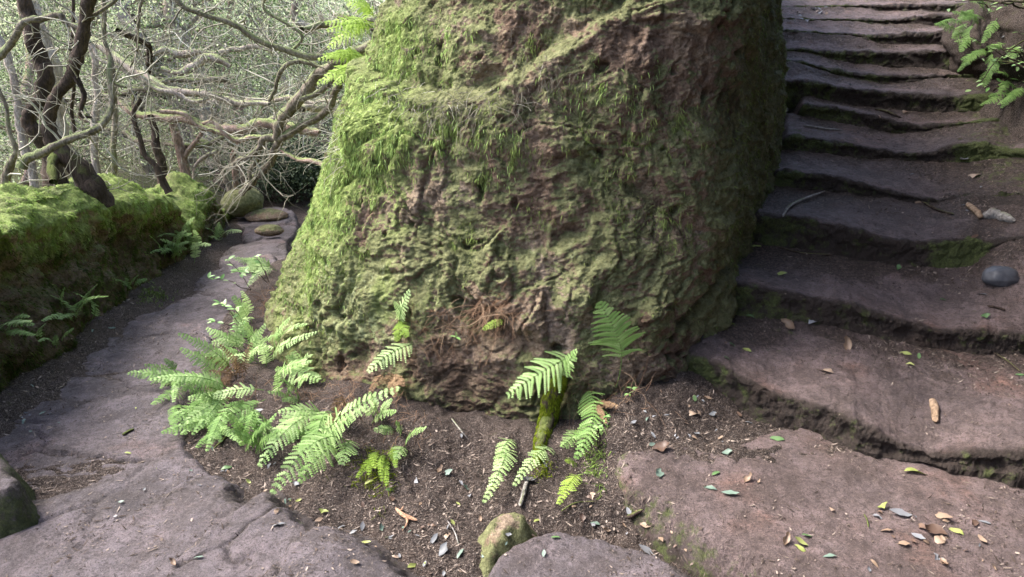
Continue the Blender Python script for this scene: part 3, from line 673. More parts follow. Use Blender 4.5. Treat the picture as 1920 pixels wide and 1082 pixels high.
def hand_tree(label, mat, lines, twn=40, group=None, twl=(.25, .9), twmat=None, sub=True, cat='tree'):
    """lines: [(part name, pixel polyline, Y, radius px)]"""
    built = [(nm,) + branch_line(p, Y, np.atleast_1d(r) * 1.12, seed=len(label) + i * 3.3) for i, (nm, p, Y, r) in enumerate(lines)]
    base = built[0][1][np.argmin(built[0][1][:, 2])]
    t = thing('tree', label, cat, tuple(base), group)
    for nm, P, rr in built:
        V, F = tube(P - base, rr, 9, rough=.22, seed=base[0])
        obj(nm, new_mesh(nm, V, F, mat), t)
    twn = int(twn * .55)
    if twn:
        allP = np.vstack([b[1][2:] for b in built]); allT = np.vstack([np.gradient(b[1], axis=0)[2:] for b in built])
        k = rng.integers(0, len(allP), twn); T = allT[k] / (np.linalg.norm(allT[k], axis=1)[:, None] + 1e-9)
        P, r = twigs(allP[k], T + rng.normal(size=(twn, 3)) * np.array([1, .7, 1]), rng.uniform(*twl, twn), rng.uniform(.003, .008, twn), 8, .3)
        k2 = rng.integers(0, twn, twn * 3); j2 = rng.integers(2, 7, twn * 3)
        P2, r2 = twigs(P[k2, j2], P[k2, j2] - P[k2, j2 - 1] + rng.normal(size=(twn * 3, 3)) * .12, rng.uniform(.1, .4, twn * 3), .0028, 6, .3)
        Va, Fa = tubes_batch(P - base, r, 4); Vb, Fb = tubes_batch(P2 - base, r2, 3)
        V, F = join([(Va, Fa), (Vb, Fb)])
        obj('twigs', new_mesh('twigs', V, F, twmat or M['grey_twig'], {'tint': np.clip(.35 + .5 * fbm(V, .4, 2), 0, 1)}), t, kind='stuff')
    return t
hand_tree('dark crooked tree trunk rising from the bank top at far left', M['bark_dark'],
    [('trunk', [(116, 384), (98, 312), (72, 262), (52, 232), (58, 205), (74, 182), (82, 150), (78, 118), (64, 75), (54, 30), (40, -20)], 4.9, [22, 15, 12, 12, 11, 13, 13, 12, 11, 10, 10])], 18)
hand_tree('mossy arm-like branch bending across both dark trunks', M['bark_moss'],
    [('branch', [(-30, 150), (0, 108), (24, 78), (46, 44), (74, 38), (106, 27), (116, 38), (128, 46), (152, 49), (168, 38), (198, 12), (230, -15)], 4.75, [7, 6, 5.5, 5, 5, 5, 5, 5, 4.5, 4, 3, 2.5])], 14, cat='branch')
hand_tree('second dark trunk, forked and spreading into roots on the mossy bank', M['bark_dark'],
    [('trunk', [(190, 392), (158, 328), (118, 285), (94, 245), (90, 208), (106, 178), (136, 148), (146, 110), (152, 70), (164, 30), (178, -20)], 4.7, [26, 19, 14, 12, 10, 9, 10, 10, 10, 9, 9]),
     ('root', [(152, 322), (172, 340), (192, 352), (214, 372)], [4.7, 4.7, 4.75, 4.8], [10, 8, 5, 2]), ('root', [(112, 290), (95, 310), (100, 340)], [4.7, 4.6, 4.5], [10, 9, 7]),
     ('branch', [(140, 148), (152, 168), (158, 190), (150, 215), (172, 218)], 4.6, [5, 4, 4, 3, 2])], 30)
hand_tree('pale green mossy limb snaking up from the bank between the dark trunks', M['bark_moss'],
    [('branch', [(46, 312), (50, 298), (80, 284), (120, 271), (148, 255), (172, 244), (192, 229), (205, 208), (212, 168), (208, 120), (203, 92)], [4.4, 4.5, 4.8], [8, 8, 7, 6, 6, 6, 5.5, 5, 4.5, 4, 3]),
     ('branch', [(208, 150), (222, 158), (234, 162)], 4.8, [3, 2.5, 1.5])], 26, cat='branch')
hand_tree('pale straight trunk standing behind the two dark trunks', M['bark_pale'],
    [('trunk', [(126, 385), (113, 255), (104, 200), (98, 140), (84, 85), (60, 30), (50, -20)], 6.6, [17, 15, 14, 13, 12, 11, 10])], 30)
hand_tree('long pale bare limb slanting down across the forest towards the right', M['bark_pale'],
    [('branch', [(150, 72), (185, 84), (215, 106), (248, 128), (280, 148), (312, 168), (345, 172), (385, 175), (420, 186), (455, 192), (505, 190)], [7.6, 7.2, 7.0], [6, 7, 7, 7, 6.5, 6.5, 6, 6, 5.5, 5, 3.5]),
     ('branch', [(262, 140), (290, 162), (330, 178), (372, 190), (400, 186)], 7.1, [4, 4, 4, 3.5, 2]), ('branch', [(160, 75), (190, 112), (240, 140), (262, 148)], 7.4, [3, 3, 2.5, 2])], 70)
hand_tree('thick pinkish limb lying nearly level above the far path', M['bark_pink'],
    [('branch', [(215, 190), (245, 212), (300, 222), (345, 218), (385, 236), (420, 243), (455, 241), (490, 230), (520, 234), (548, 238), (600, 252)], [7.4, 7.0, 6.8], [5, 6, 6.5, 7, 8, 8.5, 8.5, 8, 8, 8, 6]),
     ('branch', [(300, 205), (345, 215), (375, 238), (410, 247), (435, 258)], 6.9, [4, 4, 4, 3.5, 2]), ('branch', [(380, 232), (400, 232), (425, 252), (450, 262), (480, 258), (512, 255)], 6.6, [3, 3.5, 4, 4, 4, 5])], 60)
hand_tree('dark straight mossy bough crossing the top from the upper left to the rock', M['bark_moss'],
    [('branch', [(325, -25), (345, 8), (380, 24), (425, 43), (465, 66), (505, 84), (545, 93), (585, 107), (630, 106), (735, 75)], [5.2, 5.4, 5.6], [3.5, 4, 4, 4.5, 4.5, 5, 5, 5, 5.5, 6]),
     ('branch', [(545, 93), (560, 60), (500, 20), (510, -20)], 5.5, [2.5, 2.2, 2, 2])], 45, cat='branch')
hand_tree('twisted mossy tree with arching boughs that lean against the rock', M['bark_moss'],
    [('trunk', [(452, 362), (470, 342), (496, 316), (512, 295), (520, 272), (522, 256)], [6.9, 6.5, 6.3], [6, 5.5, 6, 6, 6.5, 7]),
     ('branch', [(520, 258), (526, 236), (545, 208), (562, 184), (585, 158), (606, 132), (640, 110), (668, 98), (745, 70)], [6.3, 6.0, 5.6], [7, 10, 10, 10, 9, 9, 9, 10, 10]),
     ('branch', [(520, 258), (548, 246), (580, 226), (604, 212), (622, 190), (632, 165), (645, 140), (730, 100)], [6.3, 5.9, 5.5], [7, 6.5, 6.5, 6, 5.5, 5.5, 5.5, 6]),
     ('branch', [(562, 184), (590, 178), (615, 160), (640, 135)], 5.9, [4, 4, 4.5, 5]),
     ('branch', [(520, 256), (495, 256), (486, 276), (470, 298), (452, 300), (438, 312)], 6.4, [7, 6, 5, 4.5, 4, 3]),
     ('branch', [(610, 135), (575, 112), (545, 120), (525, 140), (518, 170), (505, 192)], 5.9, [4, 4, 4, 3.5, 3, 2.5]),
     ('branch', [(470, 340), (468, 318), (480, 300), (486, 280)], 6.6, [4, 4, 4, 4])], 110)
hand_tree('bare reddish branch arching down over the dark hollow', M['bark_pink'],
    [('branch', [(524, 278), (540, 287), (560, 298), (582, 304), (650, 330)], [6.4, 6.2, 5.8], [3, 3.5, 4, 4.5, 4])], 12, cat='branch')
hand_tree('grey lichened limb hanging in the upper middle of the forest', M['bark_pale'],
    [('branch', [(285, 100), (310, 96), (345, 102), (380, 97), (420, 96), (470, 88), (510, 95)], 8.2, [4, 5.5, 6, 5, 4, 4, 3]), ('branch', [(300, 127), (335, 134), (362, 124), (385, 108), (405, 110), (432, 126)], 8.0, [3, 5, 6.5, 7, 6.5, 4])], 60)
for i, (lab, m_, ln) in enumerate([
    ('thin upright stem with a mossy elbow left of the long pale limb', 'bark_moss', [('trunk', [(214, 380), (212, 240), (214, 170), (206, 120), (196, 60), (190, -20)], 6.0, [5, 4.5, 4.5, 4, 3, 3])]),
    ('slender dark stem hanging from the top near the left trunks', 'bark_dark', [('trunk', [(140, 262), (138, 200), (136, 120), (134, 60), (136, -20)], 5.2, [2.8, 2.6, 2.6, 2.4, 2.4])]),
    ('thin dark stem curving down from the top centre of the forest', 'bark_moss', [('trunk', [(268, -20), (266, 30), (262, 60), (252, 100), (240, 130)], 5.2, [2.4, 2.4, 2, 1.8, 1.2])]),
    ('brown leaning stem just behind the dip in the bank', 'bark_dark', [('trunk', [(318, 362), (290, 310), (270, 285), (258, 250), (252, 210), (262, 190)], 6.6, [6, 5, 4.5, 4, 3.5, 3])]),
    ('paired dark stem behind the bank right of the leaning stem', 'bark_dark', [('trunk', [(304, 356), (298, 295), (292, 260), (286, 220)], 7.2, [8, 7, 6, 5])]),
    ('short reddish trunk on the bank in front of the mossy hump', 'bark_pink', [('trunk', [(352, 376), (344, 300), (332, 262), (322, 232)], 7.4, [10, 8, 7, 6]), ('branch', [(345, 300), (360, 275), (378, 250)], 7.4, [4, 3.5, 3])]),
    ('greenish slanting trunk left of the mossy boulder', 'bark_moss', [('trunk', [(436, 372), (428, 340), (412, 305), (392, 278), (370, 262)], 8.4, [8, 7, 6, 6, 5])]),
    ('brown stem right of the slanting greenish trunk', 'bark_pink', [('trunk', [(446, 366), (442, 330), (440, 290), (452, 262)], 8.0, [7, 5, 4, 3]), ('branch', [(450, 360), (458, 330), (444, 300)], 8, [4, 3.5, 3])]),
    ('grey stem low on the far left edge behind the bank', 'bark_moss', [('trunk', [(4, 390), (14, 320), (22, 290), (28, 272), (10, 200), (-10, 150)], 4.6, [9, 7, 5, 4, 3, 3])]),
    ('pale stem leaning left behind the dark trunks', 'bark_pale', [('trunk', [(72, 380), (42, 245), (30, 180), (10, 100), (-20, 30)], 7.6, [7, 7, 6, 6, 5])]),
    ('tall thin pale stem between the forked trunk and the long limb', 'bark_pale', [('trunk', [(184, 375), (178, 250), (182, 180), (176, 120), (166, 60), (160, -20)], 7.8, [6, 6, 5, 5, 4, 4])]),
]):
    hand_tree(lab, M[m_], ln, 14)
for i in range(11):
    x, y = float(rng.uniform(180, 640)), float(rng.uniform(20, 270)); a = rng.uniform(-.5, .5) + (math.pi if i % 2 else 0); pl = []
    for j in range(9):
        pl.append((x, y)); st = rng.uniform(26, 44); a += rng.normal() * .42; x += math.cos(a) * st; y += math.sin(a) * st * .7
    hand_tree('crooked grey-green bough crossing the wood behind the nearer trees', M[['bark_moss', 'bark_pale', 'bark_dark'][i % 3]], [('branch', pl, list(rng.uniform(6.8, 9.5, 3)), [rng.uniform(4, 6.5), 4.5, 3.5, 1.5])], 50, 'crooked boughs in the wood')
# trees farther back: crooked trunk, a few limbs each
names = ['pale', 'grey-green', 'brown']
for i in range(24):
    Y = float(rng.uniform(8.5, 17)); pxb = float(rng.uniform(-60, 640)) if i % 4 else float(rng.uniform(330, 470))
    b = atY(pxb, 300, Y); b[2] = float(ground_z(np.array(b[0]), np.array(b[1]))) - .1
    h = rng.uniform(4, 6.5); lean = rng.normal(size=2) * .9
    k = 14; tt = np.linspace(0, 1, k)
    P = b + np.stack([lean[0] * tt ** 1.4, lean[1] * tt, h * tt], -1); P = wiggle(P, .55 * 1.0, 1.3, i * 3.1); P += b - P[0]
    P = catmull(P, 40); r0 = rng.uniform(.05, .11)
    mk = [M['bark_pale'], M['bark_moss'], M['bark_pink']][i % 3]
    t = thing('tree', 'slender crooked tree among many in the tangled background forest', 'tree', tuple(b), 'background forest trees')
    V, F = tube(P - b, np.linspace(r0, r0 * .4, 40), 7, rough=.2, seed=i); obj('trunk', new_mesh('trunk', V, F, mk), t)
    allP = [P[8:]]
    for j in range(6):
        s0 = int(rng.integers(5, 32)); L = rng.uniform(1.2, 3.2); D = np.array([rng.normal(), rng.normal() * .6, rng.uniform(-.2, .8)])
        q, rr = twigs(P[s0][None], D[None], L, r0 * .42, 12, .28); q = catmull(q[0], 26)
        V, F = tube(q - b, np.linspace(r0 * .42, .008, 26), 5, rough=.15, seed=j); obj('branch', new_mesh('branch', V, F, mk), t); allP.append(q)
    A = np.vstack(allP); n = 170; k_ = rng.integers(0, len(A), n)
    Pt, rt = twigs(A[k_], rng.normal(size=(n, 3)), rng.uniform(.3, 1.1, n), rng.uniform(.004, .008, n), 8, .35)
    Vt, Ft = tubes_batch(Pt - b, rt, 3); obj('twigs', new_mesh('twigs', Vt, Ft, M['grey_twig'], {'tint': np.clip(.5 + .5 * fbm(Vt, .5, 2), 0, 1)}), t, kind='stuff')

# the tangle of bare twigs and small leaves that fills the wood (nobody could count it)
def vol(n, ylo, yhi, pxlo=-320, pxhi=700, pylo=-120, pyhi=330):
    Y = ylo + (yhi - ylo) * rng.random(n) ** .8
    a = rng.uniform(pxlo, pxhi, n); b = rng.uniform(pylo, pyhi, n)
    dx = (a - 960) / FPX; s_ = (541 - b) / FPX; t = Y / (cP + sP * s_)
    return np.stack([dx * t, Y, CAMZ + t * (-sP + cP * s_)], -1)
def clear(p):                              # keep the lane itself and the rock clear
    x, y = p[:, 0], p[:, 1]
    return ~((np.abs(x - bank_x(y) - .8) < 1.1) & (y < 9) & (p[:, 2] < .9)) & (p[:, 2] > ground_z(x, y) + .1)
n = 3100
S0 = vol(n, 7.6, 16); S0 = S0[clear(S0)]; n = len(S0)
D0 = rng.normal(size=(n, 3)) * np.array([1, .6, .75]) + np.array([.25, 0, -.2]); sz = S0[:, 1]
Pt, rt = twigs(S0, D0, rng.uniform(.25, 1.3, n) * np.clip(sz / 9, .6, 1.5), rng.uniform(.0022, .0065, n) * np.clip(sz / 8, .7, 2), 8, .3)
Vt, Ft = tubes_batch(Pt, rt, 3)
obj('twig_tangle', new_mesh('twig_tangle', Vt, Ft, M['grey_twig'], {'tint': np.clip(np.repeat(rng.beta(.8, 1.0, n), 24), 0, 1)}), kind='stuff', label='tangle of bare pale twigs filling the forest', category='undergrowth')
def leaves(P, size, nrm=None, aspect=.5, tint=None):
    n = len(P); D = rng.normal(size=(n, 3)); D /= np.linalg.norm(D, axis=1)[:, None]
    Nn = rng.normal(size=(n, 3)) + (0 if nrm is None else nrm); S_ = np.cross(D, Nn); S_ /= np.linalg.norm(S_, axis=1)[:, None] + 1e-9
    size = np.broadcast_to(size, (n,))[:, None]
    V = np.stack([P - D * size * .5, P + S_ * size * aspect * .5, P + D * size * .5, P - S_ * size * aspect * .5], 1).reshape(-1, 3)
    return V, np.arange(n * 4).reshape(n, 4), {'tint': np.repeat(np.clip(rng.normal(.5, .22, n) if tint is None else tint, 0, 1), 4)}
S1 = vol(2100, 7.5, 17); S1 = S1[clear(S1)]; k_ = rng.integers(0, len(S1), 105000)
Pl = S1[k_] + rng.normal(size=(105000, 3)) * .19; Pl = Pl[clear(Pl)]
V, F, at = leaves(Pl, rng.uniform(.02, .055, len(Pl)) * np.clip(Pl[:, 1] / 9, .7, 1.6), aspect=.45, tint=.5 + 1.6 * fbm(Pl, .9, 2) + rng.normal(size=len(Pl)) * .2)
obj('forest_foliage', new_mesh('forest_foliage', V, F, M['farleaf'], at, smooth=False), kind='stuff', label='fine pale leaves scattered through the forest', category='foliage')
S2 = vol(600, 17, 30, pylo=-40, pyhi=300); k_ = rng.integers(0, len(S2), 46000)
Pl = S2[k_] + rng.normal(size=(46000, 3)) * .6
V, F, at = leaves(Pl, rng.uniform(.08, .2, len(Pl)), aspect=.5)
obj('distant_wood', new_mesh('distant_wood', V, F, M['farleaf'], at, smooth=False), kind='stuff', label='distant wood reading as one pale mass', category='foliage')
# wooded slope that closes the view
xs = np.linspace(-60, 30, 90); ys = np.linspace(28, 60, 24); X, Y = np.meshgrid(xs, ys)
Zh = -3 + 3.6 * sstep(27, 42, Y) + 2.0 * fbm(np.stack([X, Y, 0 * X], -1), 9, 3)
obj('hillside', new_mesh('hillside', np.stack([X, Y, Zh], -1), grid_faces(*X.shape), M['farleaf'], {'tint': np.clip(.5 + fbm(np.stack([X, Y, Zh], -1), 2, 3), 0, 1).ravel()}), kind='structure')

# unseen crowns added over the steps and behind the camera for shade
def crown_tree(x, y, label, r=1.9, zc=4.8, n=6800, leaf=.19):
    gz = float(ground_z(np.array(float(x)), np.array(float(y)))); b = np.array([x, y, gz - .1])
    t = thing('tree', label, 'tree', tuple(b), 'laurel trees shading the lane')
    P = catmull([[0, 0, 0], [.15, .1, 1.5], [-.1, .2, 3], [.1, 0, zc - gz]], 24); V, F = tube(P, np.linspace(.13, .06, 24), 8, rough=.2, seed=x)
    obj('trunk', new_mesh('trunk', V, F, M['bark_dark']), t)
    c = rng.normal(size=(60, 3)); c /= np.linalg.norm(c, axis=1)[:, None]; c *= (rng.random(60) ** .4 * r)[:, None]; c[:, 2] *= .5
    Pp = c[rng.integers(0, 60, n)] + rng.normal(size=(n, 3)) * .28 + [0, 0, zc - gz]
    V, F, at = leaves(Pp, rng.uniform(.6, 1.2, n) * leaf, np.array([0, 0, 1.0]))
    obj('crown', new_mesh('crown', V, F, M['darkleaf'], at, smooth=False), t, kind='stuff')
for x, y, r_, zc in ((2.9, 1.2, 2.3, 4.4), (3.6, 3.6, 2.3, 4.6), (1.8, -1.4, 2.2, 4.4), (4.6, -.8, 2.6, 4.4)):
    crown_tree(x, y, 'leafy laurel tree arching over the carved steps', r_, zc)

# ------------------------------------------------------------------ finding the surface at a spot
bpy.context.view_layer.update()
LIE = [o for o in sc.objects if o.type == 'MESH' and o.name.split('.')[0] in ('ground', 'rock_face', 'bank_face', 'stone_step', 'stone_slab', 'stone_landing', 'mossy_block', 'mossy_stone', 'mossy_corner_stone')]
def cast(o_, d_):
    best = None
    for ob in LIE:
        ok, loc, nn, _ = ob.ray_cast(Vector(o_) - ob.location, Vector(d_)); loc = loc + ob.location
        if ok:
            t = (loc - Vector(o_)).length
            if best is None or t < best[0]: best = (t, np.array(loc), np.array(nn))
    if best and best[2] @ np.array(d_) > 0: best = (best[0], best[1], -best[2])
    return best
def spot(px, py):
    h = cast((0, 0, CAMZ), tuple(ray(px, py)))
    return (h[1], h[2]) if h else (atZ(px, py, 0), np.array([0, 0, 1.0]))

# ------------------------------------------------------------------ ferns
def frond_geo(base, tip, width, arch, nrm, npin=17, stem=.18, taper=1.0, droop=.25, tint=.5, curlside=0.0):
    base, tip = np.array(base, float), np.array(tip, float)
    L = np.linalg.norm(tip - base); nrm = np.array(nrm, float)
    T0 = (tip - base) / L; nrm = nrm - T0 * (nrm @ T0); nrm /= np.linalg.norm(nrm)
    side0 = np.cross(T0, nrm)
    t = np.linspace(0, 1, 26)[:, None]
    C = base + (tip - base) * t + nrm * (arch * L * 4 * t * (1 - t) * (1 - .3 * t)) + side0 * curlside * L * np.sin(t * math.pi)
    Vs, Fs = tube(C, np.linspace(.0022, .0007, 26), 4, rough=0)
    Q = []; Tn = []
    dC = np.gradient(C, axis=0); dC /= np.linalg.norm(dC, axis=1)[:, None]
    for i in range(npin):
        tt = stem + (1 - stem) * (i + .3) / npin
        c = np.array([np.interp(tt, t[:, 0], C[:, k]) for k in range(3)]); T = np.array([np.interp(tt, t[:, 0], dC[:, k]) for k in range(3)]); T /= np.linalg.norm(T)
        S = np.cross(T, nrm); S /= np.linalg.norm(S); N = np.cross(S, T)
        u = (tt - stem) / (1 - stem)
        pl = width * .5 * min(1, (.55 + 2.6 * u)) * (1 - u) ** .75 * 1.25 + .004
        for sg in (-1, 1):
            pll = pl * rng.uniform(.85, 1.1)
            D = S * sg * .9 + T * (.55 + rng.normal() * .1) + N * rng.normal() * .16; D /= np.linalg.norm(D)
            W = T * .9 - S * sg * .42; W -= D * (W @ D); W /= np.linalg.norm(W); Np = np.cross(D, W)
            m = max(3, int(pll / .0068)); v = (np.arange(m) + .5) / m
            cc = c + D * (pll * v)[:, None] - np.array([0, 0, 1.0]) * (droop * pll * v ** 2)[:, None]
            lw = np.clip(.215 * (L / npin) * (1 - v) ** .45 + .0015, .0018, .0105) * rng.uniform(.8, 1.15, m)
            tb = tint + rng.normal() * .09
            for s2 in (-1, 1):
                dd = W * s2 + D * .45; dd /= np.linalg.norm(dd)
                b0 = cc - D * (pll / m * .62); b1 = cc + D * (pll / m * .60)
                e = cc + dd * lw[:, None] * 1.5 - np.array([0, 0, 1.0]) * lw[:, None] * .2
                e2 = e + D * (pll / m * .38)
                Q.append(np.stack([b0, b1, e2, e], 1) if s2 > 0 else np.stack([b1, b0, e, e2], 1)); Tn.append(np.full(m, tb + .06 * s2))
    Q = np.concatenate(Q); Tn = np.concatenate(Tn)
    V = np.vstack([Vs, Q.reshape(-1, 3)]); F = np.vstack([Fs, np.arange(len(Q) * 4).reshape(-1, 4) + len(Vs)])
    return V, F, {'tint': np.clip(np.concatenate([np.full(len(Vs), .3), np.repeat(Tn, 4)]), 0, 1)}
def fern(label, fronds, mat='fern', group=None, stalk=None):
    """fronds: (base px, tip px, dY of the tip towards the camera (-) or away, width px, arch, options)"""
    b0, n0 = spot(*fronds[0][0]); root = thing('fern', label, 'fern', tuple(b0), group)
    for fr in fronds:
        (bx, by), (tx, ty), dY, wpx, arch = fr[:5]; o = fr[5] if len(fr) > 5 else {}
        b, n = spot(bx, by); b = b - n * .01
        hit, _hn = spot(tx, ty); tp = atY(tx, ty, max(1.4, min(b[1] + dY, hit[1] - o.get('lift', .07)))); wd = wpx * tp[1] / FPX
        L = np.linalg.norm(tp - b)
        toc = np.array([0, 0, CAMZ]) - (b + tp) / 2; toc /= np.linalg.norm(toc)
        nr = toc * .75 + np.array([0, 0, .8]) + rng.normal(size=3) * .12
        V, F, at = frond_geo(b, tp, wd, arch, nr, npin=int(np.clip(L / (.016 + .025 * wd), 9, 20)), stem=o.get('stem', .2), tint=o.get('tint', .55), droop=o.get('droop', .25), curlside=o.get('curl', rng.normal() * .05))
        obj('frond', new_mesh('frond', V - b0, F, M[o.get('mat', mat)], at, smooth=False), root)
def many(cx, cy, n, r0, r1, w, a0, a1, dY=-.08, jit=14, tint=.55):
    """n fronds fanning out of one crown between two directions (degrees, 0 = right, 90 = up in the photo)"""
    out = []
    for i in range(n):
        a = R(a0 + (a1 - a0) * (i + .5) / n + rng.normal() * 7); L = rng.uniform(r0, r1)
        b = (cx + rng.normal() * jit, cy + rng.normal() * jit * .6)
        out.append((b, (b[0] + L * math.cos(a), b[1] - L * math.sin(a)), dY + rng.normal() * .05, w * rng.uniform(.8, 1.15), rng.uniform(.06, .2), dict(tint=tint + rng.normal() * .12)))
    return out
fern('upright triangular fern frond on a thin stalk against the right foot of the rock', [((1158, 725), (1122, 566), -.05, 118, .05, dict(stem=.38, tint=.45))])
fern('broad pale fern frond drooping left above the mossy root', [((1082, 662), (950, 742), -.10, 100, .16, dict(stem=.10, tint=.6)), ((1046, 712), (1082, 655), -.05, 46, .08, dict(tint=.6))])
fern('vertical fern hanging down to the right of the mossy root', [((1100, 728), (1078, 862), -.10, 82, .10, dict(stem=.05, tint=.38)), ((1078, 800), (1052, 838), -.05, 48, .1, dict(tint=.6)), ((1112, 800), (1076, 822), -.05, 40, .1)])
fern('yellowish two-frond fern low in the litter left of the mossy root', [((950, 838), (906, 944), -.10, 58, .18, dict(tint=.75, stem=.08)), ((960, 822), (928, 880), -.06, 46, .18, dict(tint=.8, stem=.08))])
fern('bright slender fern frond reaching down left from beside the grey stone', [((1036, 838), (962, 912), -.15, 50, .2, dict(stem=.05, tint=.75))])
fern('small drooping yellow-green fern at the lower end of the moss clump', [((1090, 888), (1046, 946), -.1, 46, .15, dict(tint=.6)), ((1084, 872), (1060, 866), -.03, 30, .1)], 'fern_yellow')
fern('small fern standing on the rock face with yellowed lower fronds', [((748, 612), (768, 542), -.06, 40, .1, dict(tint=.8)), ((752, 606), (738, 566), -.05, 30, .1, dict(tint=.8)), ((752, 600), (764, 632), -.08, 30, .1, dict(mat='fern_yellow', tint=.2)), ((745, 600), (742, 640), -.08, 26, .1, dict(mat='fern_yellow', tint=.25))])
fern('single pale frond held out across the rock foot', [((775, 648), (688, 698), -.16, 62, .12, dict(stem=.04, tint=.85))])
fern('wide soft fern frond at the left foot of the rock', [((520, 700), (600, 712), -.12, 88, .16, dict(stem=.15, tint=.6)), ((516, 706), (585, 676), -.08, 44, .12, dict(tint=.6))])
fern('narrow feathery frond rising along the left edge of the rock', [((512, 676), (596, 622), -.1, 30, .15, dict(tint=.75))])
fern('big bright fern sweeping down to the path in the lower middle', [((655, 828), (508, 928), -.22, 104, .22, dict(stem=.06, tint=.62)), ((640, 835), (560, 905), -.16, 70, .2, dict(tint=.5)), ((660, 824), (640, 872), -.14, 60, .2, dict(tint=.6))])
fern('long arching fern fronds fanning left from the soil below the rock', [((612, 772), (484, 876), -.22, 78, .22, dict(stem=.1, tint=.62)), ((610, 776), (520, 772), -.15, 60, .18, dict(tint=.7)), ((618, 770), (560, 850), -.18, 70, .2, dict(tint=.5)), ((606, 770), (500, 830), -.18, 64, .2, dict(tint=.65)), ((618, 768), (590, 842), -.1, 56, .2)])
fern('long frond pointing up right with its tip against the rock', [((598, 836), (752, 726), -.12, 66, .14, dict(stem=.06, tint=.7)), ((612, 828), (688, 760), -.10, 48, .14, dict(tint=.8))])
fern('small green fern low on the path edge left of the big bright fern', many(478, 836, 11, 45, 85, 34, 150, 30, -.1, 8, .4))
fern('small fern with short fronds just left of the bare soil', [((762, 836), (800, 802), -.1, 34, .15), ((764, 838), (742, 862), -.1, 38, .15, dict(tint=.6)), ((740, 806), (700, 806), -.08, 28, .15, dict(tint=.75)), ((752, 812), (742, 790), -.04, 26, .1)])
fern('dense fern clump spilling over the path edge, its fronds pointing left', many(420, 730, 20, 60, 135, 44, 135, 240, -.12, 34, .5) + [((440, 740), (278, 712), -.2, 44, .2, dict(tint=.6)), ((430, 750), (335, 800), -.2, 48, .2, dict(tint=.7)), ((420, 750), (352, 806), -.15, 48, .2)])
fern('upper fern clump against the left edge of the rock', many(462, 665, 15, 45, 85, 36, 20, 200, -.08, 26, .65))
fern('low fern fronds curling over the bare root below the dense clump', many(390, 775, 8, 40, 80, 34, 190, 330, -.12, 18, .35))
fern('pale fern pushing out from the rock edge beside the leafy sprigs', many(500, 505, 8, 35, 70, 26, 140, 215, -.12, 8, .75))
fern('hanging olive fern beside the dark hollow under the rock', many(722, 850, 6, 30, 60, 20, 225, 290, -.04, 14, .15), 'fern_yellow')
fern('fern at the foot of the bank with arching fronds over the path', many(150, 598, 9, 40, 75, 24, 30, 190, -.2, 10, .7))
fern('bushy fern at the foot of the bank halfway along the path', many(350, 478, 20, 25, 58, 22, 10, 190, -.15, 18, .65))
fern('small fern on the bank foot left of the mossy hump', many(240, 540, 4, 22, 34, 16, 20, 170, -.1, 6, .6))
fern('fern cut off by the left edge of the photo', many(10, 622, 4, 40, 60, 22, -10, 40, -.15, 6, .5))
fern('pale fern low at the bank foot below the arching one', many(108, 646, 4, 20, 36, 14, 20, 170, -.12, 10, .6))
fern('far fern at the bank foot near the end of the lane', many(418, 450, 6, 20, 34, 16, 10, 180, -.15, 10, .75))
M['fern_dead'] = mat_leafy('dead_fern', (.06, .035, .02), (.17, .105, .06), (.32, .22, .13), .85, .2)
for cx, cy, nn_, sz_, lab, mt, a0, a1, tt in ((545, 742, 7, 55, 'small fern fanning out of the soil under the wide soft frond', 'fern', 20, 200, .6), (588, 806, 6, 50, 'fern tuft tucked under the long arching fronds', 'fern', 180, 300, .45), (700, 780, 6, 45, 'thin fern beside the brown stems above the hanging olive fern', 'fern', 10, 170, .7),
        (470, 770, 6, 50, 'fern between the dense clump and the thin roots', 'fern', 150, 330, .4), (345, 700, 6, 50, 'outermost fern of the path edge, nearest the bare stone', 'fern', 130, 250, .5), (560, 690, 6, 44, 'fern against the rock above the small fanning one', 'fern', 30, 190, .75),
        (440, 700, 7, 60, 'brown withered fern inside the dense clump', 'fern_dead', 60, 240, .5), (650, 790, 6, 50, 'brown withered fern behind the big bright fern', 'fern_dead', 40, 200, .5), (1110, 760, 5, 44, 'brown withered fern right of the mossy root', 'fern_dead', 300, 380, .5), (735, 700, 5, 44, 'dead fern stalks at the foot of the rock in the middle', 'fern_dead', 200, 330, .5), (465, 600, 7, 44, 'fern strip at the rock edge below the leafy sprigs', 'fern', 100, 220, .7)):
    fern(lab, many(cx, cy, nn_, sz_ * .6, sz_ * 1.2, 22, a0, a1, -.08, 10, tt), mt)
fern('single small frond curling off the dry roots on the rock', [((948, 602), (905, 618), -.06, 20, .15, dict(tint=.8))], 'fern_yellow')

# ------------------------------------------------------------------ broad-leaved sprigs
def leaf_geo(L, W, fold=.25, curl=.2, n=6):
    v = np.linspace(0, 1, n); w = W * .5 * np.sin(np.pi * v ** .85) ** .8; w[0] = w[-1] = W * .02
    z = -curl * L * (v - .3) ** 2
    c = np.stack([0 * v, v * L, z], -1); l = c + np.stack([-w, 0 * w, w * fold], -1); r_ = c + np.stack([w, 0 * w, w * fold], -1)
    return np.stack([l, c, r_], 1).reshape(-1, 3), grid_faces(n, 3)
def leafmesh(name, mat, L, W, tint, fold=.25, curl=.2, warp=.0, seed=0):
    V, F = leaf_geo(L, W, fold, curl)
    if warp: V = V + np.stack([fbm(V, L * .5, 2, off=seed), fbm(V, L * .5, 2, off=seed + 5), fbm(V, L * .4, 2, off=seed + 9)], -1) * warp * L
    return new_mesh(name, V, F, mat, {'tint': np.full(len(V), tint)})
SPRIG = [leafmesh('leaf', M['leafgreen'], .05, .021, t) for t in (.3, .5, .7, .85)]
